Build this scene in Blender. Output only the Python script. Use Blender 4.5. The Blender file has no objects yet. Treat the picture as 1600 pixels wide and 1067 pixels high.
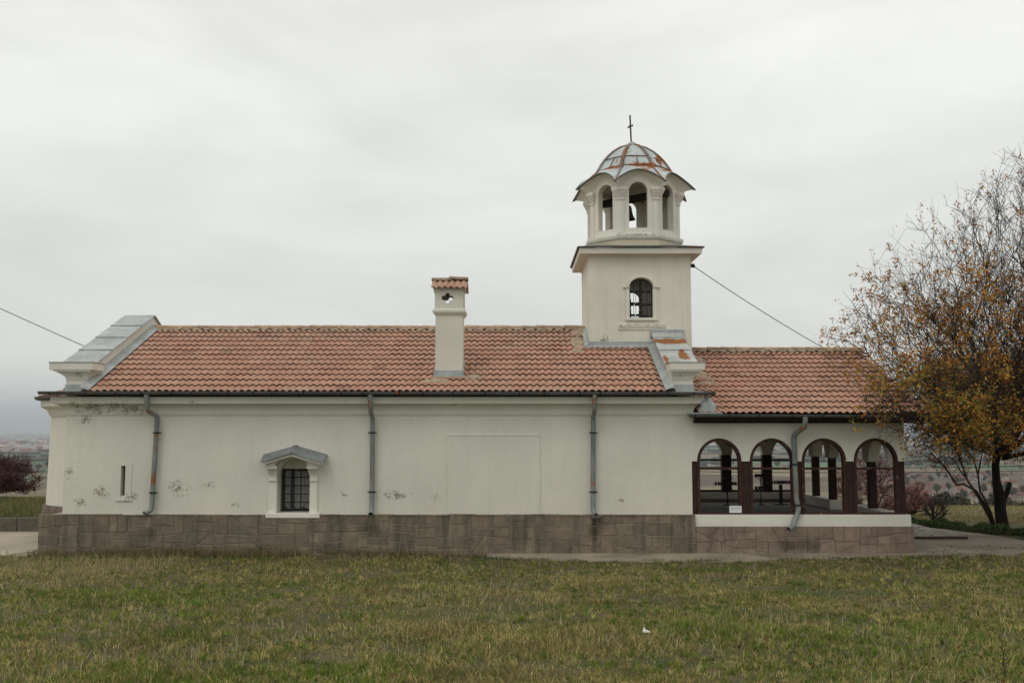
import bpy, math, random
import numpy as np
from mathutils import Vector
random.seed(7); np.random.seed(7)
R = math.radians
sc = bpy.context.scene
COL = sc.collection

# ------------------------------------------------------------------ camera, sky, sun, exposure
cam_d = bpy.data.cameras.new('camera'); cam = bpy.data.objects.new('camera', cam_d); COL.objects.link(cam)
cam.location = (0, -24.2, 3.1)
cam.rotation_euler = (R(90) + math.atan(135 / 1500), 0, 0)
cam_d.sensor_width = 36; cam_d.lens = 33.75; cam_d.clip_start = 0.1; cam_d.clip_end = 200000
sc.camera = cam

SUN_EL, SUN_AZ = 52, 215          # azimuth measured clockwise from +Y (depth)
w = bpy.data.worlds.new('World'); sc.world = w; w.use_nodes = True
nt = w.node_tree; nt.nodes.clear()
def wn(t, **k):
    n = nt.nodes.new(t)
    for a, b in k.items(): setattr(n, a, b)
    return n
out = wn('ShaderNodeOutputWorld'); mix = wn('ShaderNodeMixShader')
sky = wn('ShaderNodeTexSky', sky_type='NISHITA', sun_disc=False, sun_elevation=R(SUN_EL), sun_rotation=R(SUN_AZ))
b1 = wn('ShaderNodeBackground'); b1.inputs[1].default_value = 0.1
b2 = wn('ShaderNodeBackground'); b2.inputs[1].default_value = 1.37
tc = wn('ShaderNodeTexCoord'); mp = wn('ShaderNodeMapping'); mp.inputs['Scale'].default_value = (1.0, 1.0, 3.2)
no = wn('ShaderNodeTexNoise'); no.inputs['Scale'].default_value = 2.6; no.inputs['Detail'].default_value = 5; no.inputs['Roughness'].default_value = .5
no.inputs['Distortion'].default_value = .25
cr = wn('ShaderNodeValToRGB')
cr.color_ramp.elements[0].position = .34; cr.color_ramp.elements[0].color = (.80, .80, .78, 1)
cr.color_ramp.elements[1].position = .64; cr.color_ramp.elements[1].color = (.985, .985, .95, 1)
sx = wn('ShaderNodeSeparateXYZ'); gr = wn('ShaderNodeValToRGB')
e = gr.color_ramp.elements
e[0].position = 0.0; e[0].color = (.78, .815, .81, 1)
e[1].position = .55; e[1].color = (.88, .875, .85, 1)
for p, c in ((.03, (.80, .805, .775)), (.06, (.79,.785,.735)), (.14, (.725, .73, .70)), (.30, (.765, .77, .745))):
    q = e.new(p); q.color = c + (1,)
mu = wn('ShaderNodeMix', data_type='RGBA', blend_type='MULTIPLY'); mu.inputs[0].default_value = 1
L = nt.links.new
L(tc.outputs['Generated'], mp.inputs[0]); L(mp.outputs[0], no.inputs[0]); L(no.outputs[0], cr.inputs[0])
L(tc.outputs['Generated'], sx.inputs[0]); L(sx.outputs[2], gr.inputs[0])
L(gr.outputs[0], mu.inputs[6]); L(cr.outputs[0], mu.inputs[7]); L(mu.outputs[2], b2.inputs[0])
L(sky.outputs[0], b1.inputs[0]); L(b1.outputs[0], mix.inputs[1]); L(b2.outputs[0], mix.inputs[2])
mix.inputs[0].default_value = .92; L(mix.outputs[0], out.inputs[0])

sd = bpy.data.lights.new('sun', 'SUN'); sd.energy = .55; sd.angle = R(25); sd.color = (1, .96, .9)
so = bpy.data.objects.new('sun', sd); COL.objects.link(so)
sdir = Vector((math.sin(R(SUN_AZ)) * math.cos(R(SUN_EL)), math.cos(R(SUN_AZ)) * math.cos(R(SUN_EL)), math.sin(R(SUN_EL))))
so.rotation_euler = sdir.to_track_quat('Z', 'Y').to_euler(); so.location = (-20, -30, 40)
sc.view_settings.view_transform = 'Standard'; sc.view_settings.look = 'None'
sc.view_settings.exposure = 0.0; sc.view_settings.gamma = 1

# ------------------------------------------------------------------ helpers: objects
WP = {}
def tag(o, label=None, cat=None, group=None, kind=None):
    if label: o['label'] = label
    if cat: o['category'] = cat
    if group: o['group'] = group
    if kind: o['kind'] = kind
    return o
def empty(name, loc, label=None, cat=None, group=None):
    o = bpy.data.objects.new(name, None); COL.objects.link(o); o.location = loc
    o.empty_display_size = .3
    WP[o] = Vector(loc); return tag(o, label, cat, group)

class MB:
    def __init__(s): s.v = []; s.f = []; s.c = []
    def add(s, vs, fs, col=None):
        b = len(s.v); s.v += [tuple(v) for v in vs]
        s.f += [tuple(i + b for i in f) for f in fs]
        s.c += [col] * len(fs)
        return s
    def box(s, x0, x1, y0, y1, z0, z1, col=None):
        return s.add([(x0,y0,z0),(x1,y0,z0),(x1,y1,z0),(x0,y1,z0),(x0,y0,z1),(x1,y0,z1),(x1,y1,z1),(x0,y1,z1)],
              [(0,3,2,1),(4,5,6,7),(0,1,5,4),(1,2,6,5),(2,3,7,6),(3,0,4,7)], col)
    def prism(s, poly, ext, col=None):
        n = len(poly); e_ = Vector(ext)
        vs = [Vector(p) for p in poly] + [Vector(p) + e_ for p in poly]
        fs = [tuple(range(n))[::-1], tuple(range(n, 2 * n))] + [(i, (i + 1) % n, n + (i + 1) % n, n + i) for i in range(n)]
        return s.add(vs, fs, col)
    def tube(s, pts, rad, n=8, col=None, caps=True):
        pts = [Vector(p) for p in pts]
        if not hasattr(rad, '__len__'): rad = [rad] * len(pts)
        vs = []; prev = None
        for i, p in enumerate(pts):
            if i == 0: t = pts[1] - p
            elif i == len(pts) - 1: t = p - pts[i - 1]
            else: t = (pts[i + 1] - p).normalized() + (p - pts[i - 1]).normalized()
            t.normalize()
            a = prev if prev is not None else (Vector((0, 0, 1)) if abs(t.z) < .9 else Vector((1, 0, 0)))
            u = (a - t * a.dot(t)).normalized(); prev = u; v = t.cross(u)
            for k in range(n):
                an = 2 * math.pi * k / n
                vs.append(p + (u * math.cos(an) + v * math.sin(an)) * rad[i])
        fs = [(i * n + k, i * n + (k + 1) % n, (i + 1) * n + (k + 1) % n, (i + 1) * n + k) for i in range(len(pts) - 1) for k in range(n)]
        if caps: fs += [tuple(range(n))[::-1], tuple(range((len(pts) - 1) * n, len(pts) * n))]
        return s.add(vs, fs, col)
    def lathe(s, prof, c, n=20, col=None):
        vs = []
        for r, z in prof:
            for k in range(n):
                a = 2 * math.pi * k / n; vs.append((c[0] + r * math.cos(a), c[1] + r * math.sin(a), c[2] + z))
        fs = [(i * n + k, i * n + (k + 1) % n, (i + 1) * n + (k + 1) % n, (i + 1) * n + k) for i in range(len(prof) - 1) for k in range(n)]
        return s.add(vs, fs, col)
    def rect_loft(s, rect, levels, closed=True, col=None):
        x0, x1, y0, y1 = rect; vs = []
        for z, o in levels: vs += [(x0-o,y0-o,z),(x1+o,y0-o,z),(x1+o,y1+o,z),(x0-o,y1+o,z)]
        fs = [(i*4+k, i*4+(k+1)%4, (i+1)*4+(k+1)%4, (i+1)*4+k) for i in range(len(levels)-1) for k in range(4)]
        if closed: n = len(levels) - 1; fs += [(3,2,1,0), (n*4, n*4+1, n*4+2, n*4+3)]
        return s.add(vs, fs, col)
    def build(s, name, m, parent=None, smooth=False, bevel=0, origin=None):
        a = np.array(s.v, dtype=np.float64)
        if origin is None:
            lo, hi = a.min(0), a.max(0); origin = Vector(((lo[0]+hi[0])/2, (lo[1]+hi[1])/2, lo[2]))
        origin = Vector(origin)
        me = bpy.data.meshes.new(name)
        me.from_pydata((a - np.array(origin)).tolist(), [], s.f)
        if any(c is not None for c in s.c):
            at = me.color_attributes.new('Col', 'FLOAT_COLOR', 'CORNER'); buf = []
            for f, c in zip(s.f, s.c):
                c = c or (1, 1, 1)
                buf += [c[0], c[1], c[2], 1] * len(f)
            at.data.foreach_set('color', np.array(buf, dtype=np.float32))
        if smooth: me.polygons.foreach_set('use_smooth', np.ones(len(me.polygons), dtype=bool))
        me.materials.append(m); me.update()
        o = bpy.data.objects.new(name, me); COL.objects.link(o)
        if parent is not None:
            o.parent = parent; o.location = origin - WP[parent]
        else: o.location = origin
        WP[o] = origin
        if bevel:
            b = o.modifiers.new('bevel', 'BEVEL'); b.width = bevel; b.segments = 2; b.limit_method = 'ANGLE'; b.angle_limit = R(40)
        return o

def np_mesh(name, V, F, m, cols=None, parent=None, smooth=False):
    """V (n,3), F list of (k arrays) faces all of same size; cols per vertex"""
    me = bpy.data.meshes.new(name)
    me.vertices.add(len(V)); me.vertices.foreach_set('co', V.astype(np.float32).ravel())
    tot = [f for f in F]; nl = sum(f.size for f in tot); npoly = sum(len(f) for f in tot)
    me.loops.add(nl); me.loops.foreach_set('vertex_index', np.concatenate([f.ravel() for f in tot]).astype(np.int32))
    me.polygons.add(npoly)
    ls = []; st = 0
    for f in tot:
        k = f.shape[1]; ls.append(st + np.arange(len(f)) * k); st += f.size
    me.polygons.foreach_set('loop_start', np.concatenate(ls).astype(np.int32))
    if cols is not None:
        at = me.color_attributes.new('Col', 'FLOAT_COLOR', 'POINT')
        c4 = np.ones((len(V), 4), dtype=np.float32); c4[:, :3] = cols; at.data.foreach_set('color', c4.ravel())
    if smooth: me.polygons.foreach_set('use_smooth', np.ones(npoly, dtype=bool))
    me.materials.append(m); me.update(calc_edges=True); me.validate()
    o = bpy.data.objects.new(name, me); COL.objects.link(o); WP[o] = Vector((0, 0, 0))
    if parent is not None: o.parent = parent; o.location = -WP[parent]
    return o

def copy_tree(o, parent=None):
    c = o.copy(); COL.objects.link(c)
    if parent is not None: c.parent = parent
    for ch in list(o.children): copy_tree(ch, c)
    return c

# ------------------------------------------------------------------ helpers: materials
class G:
    def __init__(s, name):
        s.m = bpy.data.materials.new(name); s.m.use_nodes = True; s.t = s.m.node_tree
        s.b = s.t.nodes['Principled BSDF']; s.b.inputs['Specular IOR Level'].default_value = .25
        s.pos = s.n('ShaderNodeNewGeometry').outputs['Position']
    def n(s, t, **k):
        x = s.t.nodes.new(t)
        for a, b in k.items(): setattr(x, a, b)
        return x
    def put(s, sock, v):
        if isinstance(v, bpy.types.NodeSocket): s.t.links.new(v, sock)
        elif isinstance(v, (tuple, list)) and len(v) == 3 and sock.type == 'RGBA': sock.default_value = (*v, 1)
        else: sock.default_value = v
    def map(s, scale=(1,1,1), rot=(0,0,0), vec=None):
        x = s.n('ShaderNodeMapping'); s.put(x.inputs[0], vec or s.pos); x.inputs['Scale'].default_value = scale; x.inputs['Rotation'].default_value = rot
        return x.outputs[0]
    def noise(s, scale, detail=4, rough=.55, vec=None, dist=0):
        x = s.n('ShaderNodeTexNoise'); s.put(x.inputs['Vector'], vec or s.pos); x.inputs['Scale'].default_value = scale
        x.inputs['Detail'].default_value = detail; x.inputs['Roughness'].default_value = rough; x.inputs['Distortion'].default_value = dist
        return x.outputs[0]
    def rng(s, v, a, b, c=0., d=1.):
        x = s.n('ShaderNodeMapRange'); x.clamp = True; s.put(x.inputs[0], v)
        for i, q in enumerate((a, b, c, d)): x.inputs[i + 1].default_value = q
        return x.outputs[0]
    def math(s, op, a, b=0.):
        x = s.n('ShaderNodeMath', operation=op); s.put(x.inputs[0], a); s.put(x.inputs[1], b); return x.outputs[0]
    def mix(s, f, a, b, bl='MIX'):
        x = s.n('ShaderNodeMix', data_type='RGBA', blend_type=bl); s.put(x.inputs[0], f); s.put(x.inputs[6], a); s.put(x.inputs[7], b); return x.outputs[2]
    def ramp(s, f, stops, const=False):
        x = s.n('ShaderNodeValToRGB'); s.put(x.inputs[0], f); e = x.color_ramp.elements
        if const: x.color_ramp.interpolation = 'CONSTANT'
        while len(e) < len(stops): e.new(.5)
        for q, (p, c) in zip(e, stops): q.position = p; q.color = (*c, 1)
        return x.outputs[0]
    def gray(s, v):
        x = s.n('ShaderNodeCombineColor'); 
        for i in range(3): s.put(x.inputs[i], v)
        return x.outputs[0]
    def attr(s):
        x = s.n('ShaderNodeAttribute'); x.attribute_name = 'Col'; return x.outputs['Color']
    def ellipses(s, items):
        """largest of soft ellipse masks (x, z, rx, rz) in the facade plane"""
        r = None
        for x, z, rx, rz in items:
            v = s.n('ShaderNodeVectorMath', operation='MULTIPLY_ADD'); s.put(v.inputs[0], s.pos)
            v.inputs[1].default_value = (1/rx, 0, 1/rz); v.inputs[2].default_value = (-x/rx, 0, -z/rz)
            l = s.n('ShaderNodeVectorMath', operation='LENGTH'); s.put(l.inputs[0], v.outputs[0])
            k = s.rng(l.outputs['Value'], 0, 1, 1, 0)
            r = k if r is None else s.math('MAXIMUM', r, k)
        return r
    def bump(s, h, strength=.3, dist=.01):
        x = s.n('ShaderNodeBump'); x.inputs['Strength'].default_value = strength; x.inputs['Distance'].default_value = dist
        s.put(x.inputs['Height'], h); s.put(s.b.inputs['Normal'], x.outputs[0])
    def fin(s, col, rough=.8, metal=0.):
        s.put(s.b.inputs['Base Color'], col); s.put(s.b.inputs['Roughness'], rough); s.put(s.b.inputs['Metallic'], metal)
        return s.m

def simple(name, col, rough=.8, sc_=8, amt=.25, metal=0., bump=.15, bd=.004, attr=False, stretch=(1,1,1)):
    g = G(name); n = g.noise(sc_, 5, .6, vec=g.map(stretch))
    f = g.rng(n, .3, .7, 1 - amt, 1 + amt)
    base = g.attr() if attr else col
    c = g.mix(1., base, g.gray(f), 'MULTIPLY')
    if bump: g.bump(g.noise(sc_ * 6, 4), bump, bd)
    return g.fin(c, rough, metal)

def plaster(name, base=(.665,.645,.565), peel=(), chips=.0, streak=.07):
    g = G(name)
    big = g.noise(.5, 4, .6); fine = g.noise(9, 5, .65)
    st = g.noise(2.2, 4, .6, vec=g.map((2.2, 2.2, .22)))
    c = g.mix(1., base, g.gray(g.rng(big, .3, .7, .90, 1.05)), 'MULTIPLY')
    c = g.mix(1., c, g.gray(g.rng(fine, .25, .75, .965, 1.03)), 'MULTIPLY')
    c = g.mix(g.rng(st, .5, .8, 0, streak * 2.5), c, (.44, .41, .33))
    pn = g.noise(7.5, 7, .8, dist=.2); pn2 = g.noise(24, 4, .75)
    h = fine
    if peel:
        k = g.ellipses(peel)
        v = g.math('ADD', g.math('MULTIPLY', k, .23), g.math('ADD', g.math('MULTIPLY', pn, .62), g.math('MULTIPLY', pn2, .42)))
        mk = g.rng(v, .715, .723)
        rim = g.rng(v, .69, .715)
        c = g.mix(rim, c, g.mix(.22, c, (.3, .28, .22)))
        c = g.mix(mk, c, g.mix(g.rng(pn2, .4, .6), (.21, .19, .15), (.36, .33, .26)))
        h = g.math('ADD', fine, g.math('MULTIPLY', mk, -1.5))
    if chips:
        cv = g.noise(3.1, 7, .8); cm = g.rng(cv, .735 - chips, .74 - chips)
        c = g.mix(cm, c, (.28, .25, .2))
    g.bump(h, .22, .012)
    return g.fin(c, .9)

M = {}
M['plaster'] = plaster('plaster', peel=[(-8.35,1.62,.75,.5),(-10.25,1.5,.6,.35),(-10.75,1.25,.4,.35),(-9.5,1.4,.5,.3),(-2.9,1.42,.95,.33),(-1.9,1.4,.35,.2),(-7.55,1.68,.5,.2),
    (-10.7,3.33,.5,.5),(-4.2,1.45,.3,.2),(2.7,1.3,.3,.12),(-6.9,1.2,.4,.15),(-11.1,2.0,.3,.5)], chips=.0)
M['cornice'] = plaster('cornice_plaster', peel=[(-10.5,3.60,1.1,.5),(-9.9,3.6,1.1,.45),(-9.4,3.55,.7,.35),(-10.9,3.66,.4,.25),(-1.45,3.68,.25,.1),(-8.0,3.75,.3,.08)])
M['plaster2'] = plaster('parapet_plaster', peel=[(4.25,4.42,.36,.17),(-10.95,4.45,.32,.17)], streak=.09)
M['tower'] = plaster('tower_plaster', (.69,.67,.585), peel=[(2.6,5.6,.5,.3)], streak=.12)
M['belfry'] = plaster('belfry_plaster', (.72,.70,.62), peel=[(3.6,8.6,1.2,.12)], streak=.13)
M['yellow'] = plaster('ochre_plaster', (.60,.54,.41), streak=.2)
M['white'] = plaster('white_plaster', (.71,.69,.61), streak=.04)
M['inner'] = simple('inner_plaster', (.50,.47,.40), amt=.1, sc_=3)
def stone(name, dark):
    g = G(name); n = g.noise(3.5, 6, .65); n2 = g.noise(22, 5, .7)
    dr = g.noise(1.6, 4, .6, vec=g.map((2.6, 2.6, .25)))
    c = g.mix(1., g.attr(), g.gray(g.rng(n, .3, .7, .7, 1.22)), 'MULTIPLY')
    c = g.mix(1., c, g.gray(g.rng(n2, .25, .75, .8, 1.15)), 'MULTIPLY')
    c = g.mix(g.rng(dr, .5, .72, 0, dark), c, (.035, .033, .026))
    al = g.ellipses([(-3.55,.65,.55,.5),(-8.95,.5,.35,.4),(2.05,.6,.3,.5),(7.0,.2,1.1,.35),(-6.2,.1,.8,.2)])
    c = g.mix(g.math('MULTIPLY', g.rng(g.math('ADD', g.math('MULTIPLY', al, .5), g.math('ADD', g.math('MULTIPLY', dr, .6), g.math('MULTIPLY', n2, .4))), .68, .95), .75), c, (.030, .034, .016))
    g.bump(g.math('ADD', n, g.math('MULTIPLY', n2, .5)), .7, .02)
    return g.fin(c, .92)
M['stone'] = stone('plinth_stone', .7)
M['stone2'] = stone('porch_stone', .25)
M['mortar'] = simple('mortar', (.36,.325,.265), amt=.35)
def tilemat():
    g = G('roof_tile'); n = g.noise(2.2, 5, .6); n2 = g.noise(30, 4, .6)
    c = g.mix(1., g.attr(), g.gray(g.rng(n, .3, .7, .88, 1.09)), 'MULTIPLY')
    c = g.mix(1., c, g.gray(g.rng(n2, .25, .75, .88, 1.08)), 'MULTIPLY')
    sp = g.n('ShaderNodeSeparateXYZ'); g.put(sp.inputs[0], g.pos)
    up = g.math('MULTIPLY', g.rng(sp.outputs[2], 5.1, 6.0), .13)
    li = g.rng(g.math('ADD', up, g.noise(4.5, 7, .75)), .56, .72, 0, .5)
    c = g.mix(li, c, (.26, .21, .15))
    g.bump(n2, .3, .006)
    return g.fin(c, .85)
M['tile'] = tilemat()
M['ridge'] = simple('ridge_tile', (1,1,1), sc_=6, amt=.4, attr=True)
M['cement'] = simple('tile_cement', (.33,.27,.19), sc_=12, amt=.35, bump=.6, bd=.02)
def zinc(name, base=(.37,.39,.385), rust=(), gen=0.):
    g = G(name); n = g.noise(1.7, 5, .6); n2 = g.noise(14, 5, .7); st = g.noise(4, 4, .6, vec=g.map((2, 2, .4)))
    c = g.mix(1., base, g.gray(g.rng(n, .3, .7, .78, 1.2)), 'MULTIPLY')
    c = g.mix(1., c, g.gray(g.rng(st, .3, .7, .85, 1.12)), 'MULTIPLY')
    rc = g.mix(g.rng(n2, .3, .7), (.19, .055, .02), (.36, .16, .05))
    if rust:
        k = g.ellipses(rust); v = g.math('ADD', g.math('MULTIPLY', k, .7), g.math('MULTIPLY', g.noise(5, 6, .7), 1.3))
        c = g.mix(g.rng(v, .93, 1.02), c, rc)
    if gen:
        c = g.mix(g.rng(g.noise(1.9, 6, .75), .62 - gen, .68 - gen), c, rc)
    g.bump(n2, .15, .004)
    return g.fin(c, .55, .25)
M['zinc'] = zinc('zinc_sheet')
M['zinc_cap'] = zinc('rust_spotted_zinc', (.44,.46,.44), rust=[(4.3,5.47,1.1,.17),(4.5,5.0,.22,.26),(4.0,4.85,.12,.3)])
M['zinc_dark'] = zinc('weathered_gutter_metal', (.12,.125,.12), gen=.03)
M['pipe'] = zinc('downpipe_metal', (.22,.235,.225), gen=.06)
M['dome'] = zinc('dome_sheet', (.46,.50,.50), rust=[(3.85,10.72,.8,.17),(3.0,10.68,.4,.12),(4.6,10.6,.5,.2),(4.35,11.05,.2,.35)], gen=.03)
M['rust'] = simple('rusty_iron', (.16,.055,.025), sc_=9, amt=.5, bump=.5)
M['rib'] = zinc('rusting_rib_metal', (.22,.2,.19), gen=.13)
M['iron'] = simple('dark_iron', (.018,.017,.017), .6, amt=.3, metal=.3)
M['bronze'] = simple('bell_bronze', (.07,.055,.035), .5, metal=.6, amt=.3)
def timber(name, a, b, wear):
    g = G(name); n = g.noise(7, 5, .65, vec=g.map((4, 4, .5))); k = g.noise(5, 6, .75)
    c = g.mix(g.rng(n, .3, .7), a, b)
    c = g.mix(g.rng(k, .6 - wear * .1, .66 - wear * .1, 0, .8), c, (.22, .15, .10))
    g.bump(n, .4, .008); return g.fin(c, .7)
M['post'] = timber('dark_stained_timber', (.018,.010,.007), (.048,.021,.014), -.3)
M['frame'] = timber('worn_red_brown_frame', (.026,.011,.008), (.062,.024,.015), .2)
M['rafter'] = simple('dark_rafter', (.03,.022,.016), amt=.3)
M['concrete'] = simple('concrete', (.25,.212,.158), sc_=.75, amt=.42, bump=.3, bd=.01)
M['floor'] = simple('porch_floor', (.15,.14,.12), sc_=2, amt=.2)
M['black'] = simple('nave_darkness', (.012,.012,.012), amt=0, bump=0)  # black colour standing in for the dark of unlit interiors
M['curtain'] = simple('net_curtain', (.62,.58,.50), sc_=5, amt=.35, stretch=(9,1,.6), bump=0)
M['wire'] = simple('wire', (.03,.03,.03), .6, bump=0)
M['paper'] = simple('paper', (.72,.72,.72), amt=.04, bump=0)
M['ink'] = simple('ink', (.12,.12,.16), amt=0, bump=0)
g = G('window_glass'); g.b.inputs['Roughness'].default_value = .05; g.b.inputs['Specular IOR Level'].default_value = .6
g.b.inputs['Transmission Weight'].default_value = .95; g.b.inputs['IOR'].default_value = 1.1; M['glass'] = g.fin((.75,.78,.78), .03)
M['bark'] = simple('bark', (.022,.018,.015), .9, sc_=14, amt=.55, bump=1., bd=.04, stretch=(1,1,.25))
M['twig'] = simple('twig', (.040,.030,.026), .9, sc_=5, amt=.3, bump=0)
M['bark2'] = simple('pale_bark', (.085,.062,.045), .9, sc_=14, amt=.4, bump=.6, bd=.02)
def leafmat(name, tr=.35):
    g = G(name); c = g.attr(); g.fin(c, .65)
    t = g.n('ShaderNodeBsdfTranslucent'); g.put(t.inputs[0], c); mx = g.n('ShaderNodeMixShader'); mx.inputs[0].default_value = tr
    g.t.links.new(g.b.outputs[0], mx.inputs[1]); g.t.links.new(t.outputs[0], mx.inputs[2])
    g.t.links.new(mx.outputs[0], g.t.nodes['Material Output'].inputs[0]); return g.m
M['leaf'] = leafmat('autumn_leaf'); M['grass'] = leafmat('grass_blade', .3); M['ivy'] = leafmat('groundcover_leaf', .25); M['bush'] = leafmat('bush_leaf', .3)
M['house'] = simple('house_wall', (1,1,1), amt=.1, sc_=.3, attr=True, bump=0); M['houseroof'] = simple('house_roof', (.17,.06,.036), amt=.3, sc_=.4, bump=0)
M['houseroof2'] = simple('old_house_roof', (.13,.065,.05), amt=.3, sc_=.4, bump=0)
M['farwood'] = simple('far_foliage', (1,1,1), amt=.3, sc_=.6, attr=True, bump=0)
M['teal'] = simple('turquoise_paint', (.10,.30,.29), amt=.15, sc_=1, bump=0)

def paving():
    g = G('stone_paving'); v = g.n('ShaderNodeTexVoronoi', feature='DISTANCE_TO_EDGE'); g.put(v.inputs['Vector'], g.map((1, 1, 1))); v.inputs['Scale'].default_value = 3.2
    v2 = g.n('ShaderNodeTexVoronoi'); g.put(v2.inputs['Vector'], g.pos); v2.inputs['Scale'].default_value = 3.2
    c = g.mix(.35, (.33,.29,.24), v2.outputs['Color']); bw = g.n('ShaderNodeRGBToBW'); g.put(bw.inputs[0], c)
    c = g.mix(.85, c, g.mix(1., (.95,.86,.72), g.gray(bw.outputs[0]), 'MULTIPLY'))
    c = g.mix(g.rng(v.outputs[0], .02, .05, 1, 0), c, (.08,.07,.055)); g.bump(g.rng(v.outputs[0], 0, .06), .5, .02)
    return g.fin(c, .85)
M['paving'] = paving()

def ground():
    g = G('ground'); sp = g.n('ShaderNodeSeparateXYZ'); g.put(sp.inputs[0], g.pos)
    # meadow soil
    n = g.noise(.9, 6, .65); n2 = g.noise(14, 5, .7); n3 = g.noise(60, 3, .7)
    c = g.ramp(n, [(.36, (.045,.055,.018)), (.5, (.075,.072,.028)), (.63, (.12,.095,.045))])
    c = g.mix(1., c, g.gray(g.rng(n2, .25, .75, .55, 1.35)), 'MULTIPLY'); c = g.mix(1., c, g.gray(g.rng(n3, .3, .7, .7, 1.3)), 'MULTIPLY')
    # dry meadow behind
    d = g.ramp(g.noise(.25, 6, .7, vec=g.map((.5, 1.4, 1))), [(.35, (.13,.115,.052)), (.55, (.20,.16,.078)), (.7, (.27,.21,.105))])
    d = g.mix(1., d, g.gray(g.rng(g.noise(3, 5, .7), .3, .7, .75, 1.2)), 'MULTIPLY')
    c = g.mix(g.rng(sp.outputs[1], 6.5, 9), c, d)
    # fields of the plain
    v = g.n('ShaderNodeTexVoronoi'); g.put(v.inputs['Vector'], g.map((1/260, 1/330, 0), (0, 0, .25))); v.inputs['Scale'].default_value = 1; v.inputs['Randomness'].default_value = .85
    bw = g.n('ShaderNodeSeparateColor'); g.put(bw.inputs[0], v.outputs['Color'])
    f = g.ramp(bw.outputs[0], [(0, (.16,.125,.07)), (.18, (.085,.065,.045)), (.36, (.19,.155,.085)), (.5, (.05,.10,.045)), (.62, (.13,.10,.065)), (.74, (.075,.13,.06)), (.86, (.10,.075,.055))], True)
    f = g.mix(1., f, g.gray(g.rng(g.noise(.012, 7, .7), .3, .7, .7, 1.3)), 'MULTIPLY')
    f = g.mix(g.rng(g.noise(.02, 6, .75), .58, .62, 0, .7), f, (.035, .045, .025))
    c = g.mix(g.rng(sp.outputs[1], 250, 420), c, f)
    # bluish wooded hills at the very back
    c = g.mix(g.rng(sp.outputs[1], 29000, 33000), c, (.045, .06, .05))
    g.bump(n3, .5, .02); return g.fin(c, .95)
M['ground'] = ground()

# ------------------------------------------------------------------ terrain
TD = [0, 20, 22, 33, 45, 60, 75, 100, 150, 300, 500, 700, 900, 1300, 2500, 5000, 10000, 20000, 30000, 38000, 46000, 60000]
TZ = [0, 0, 0, 0, -.55, -1.75, -3.6, -7.0, -12.5, -23.5, -39, -51, -55, -58, -68, -85, -110, -135, -143, 30, 260, 300]
def sstep(a, b, x): t = np.clip((x - a) / (b - a), 0, 1); return t * t * (3 - 2 * t)
def wob(x, y, s, seed=0):
    return (np.sin(x*1.3/s + seed) * np.cos(y*1.7/s + seed*2) + .5*np.sin(x*2.9/s + y*2.1/s + seed*3) + .3*np.cos(x*5.3/s - y*4.7/s + seed)) / 1.8
def tz(x, y):
    x = np.asarray(x, float); y = np.asarray(y, float); d = y + 24.2
    z = np.interp(d, TD, TZ)
    z = z + 1.45 * np.clip(1 - d / 21.5, 0, 3) ** 1.1
    z = z + np.where(d < 22, .03 * wob(x, y, 1.6) * np.clip((22 - d) / 3, 0, 1), 0)
    # verge on the left behind the kerb
    z = z + .42 * sstep(4.75, 5.1, y) * (1 - sstep(-13.2, -12.6, x)) * (1 - sstep(9.5, 14, y)) + .25 * sstep(5, 9, y) * (1 - sstep(-13.5, -12.6, x)) * (1 - sstep(9.5, 14, y))
    z = z + np.where(d > 40, .12 * wob(x, y, 9) * np.clip((d - 40) / 20, 0, 1), 0)
    z = z + np.where(d > 25000, 90 * wob(x, y, 7000, 2) * np.clip((d - 25000) / 9000, 0, 1), 0)
    return z
ys = list(np.arange(-80, -26, 3.)) + list(np.arange(-26, 16, .35)); st = .4
while ys[-1] < 58000: st *= 1.045; ys.append(ys[-1] + st)
xp = list(np.arange(0, 24, .6)); st = .7
while xp[-1] < 45000: st *= 1.11; xp.append(xp[-1] + st)
xs = np.array([-v for v in xp[:0:-1]] + xp); ys = np.array(ys)
XX, YY = np.meshgrid(xs, ys); ZZ = tz(XX, YY)
nx, ny = len(xs), len(ys)
V = np.stack([XX.ravel(), YY.ravel(), ZZ.ravel()], 1); idx = np.arange(nx * ny).reshape(ny, nx)
F = np.stack([idx[:-1, :-1], idx[:-1, 1:], idx[1:, 1:], idx[1:, :-1]], -1).reshape(-1, 4)
ter = np_mesh('ground', V, [F], M['ground'], smooth=True); tag(ter, kind='structure')

# pavement round the church
pv = MB()
pv.prism([(-12.6,-.75,-.15),(-8,-.5,-.15),(-3,-.65,-.15),(-.5,-1.0,-.15),(1.2,-1.55,-.15),(5,-1.62,-.15),(7.5,-1.15,-.15),(10,-.75,-.15),(13,-.35,-.15),(19,-.2,-.15),
          (19,1.6,-.15),(14.2,2.4,-.15),(13.6,4.6,-.15),(12.8,6.3,-.15),(10.2,10,-.15),(-12.6,10,-.15)], (0,0,.18))
pv.build('pavement', M['concrete']); tag(bpy.data.objects['pavement'], kind='structure')
lp = MB(); lp.prism([(-26,-2.2,-.1),(-12.4,-.9,-.1),(-11.9,0,-.1),(-12.7,4.85,-.1),(-26,4.7,-.1)], (0,0,.15))
g = simple('sandy_concrete', (.36,.31,.235), sc_=.9, amt=.22, bump=.25, bd=.01)
o = lp.build('path', g); tag(o, kind='structure')
kb = MB(); x = -26.
while x < -12.7:
    w_ = random.uniform(.55, .9); c = random.uniform(.7, 1.15); yb = 4.62 - .0 * x
    kb.box(x, min(x + w_ - .015, -12.6), yb + random.uniform(-.01,.01), yb + .2, -.1, .44 + random.uniform(-.01,.01), (.13*c,.115*c,.09*c)); x += w_
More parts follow.
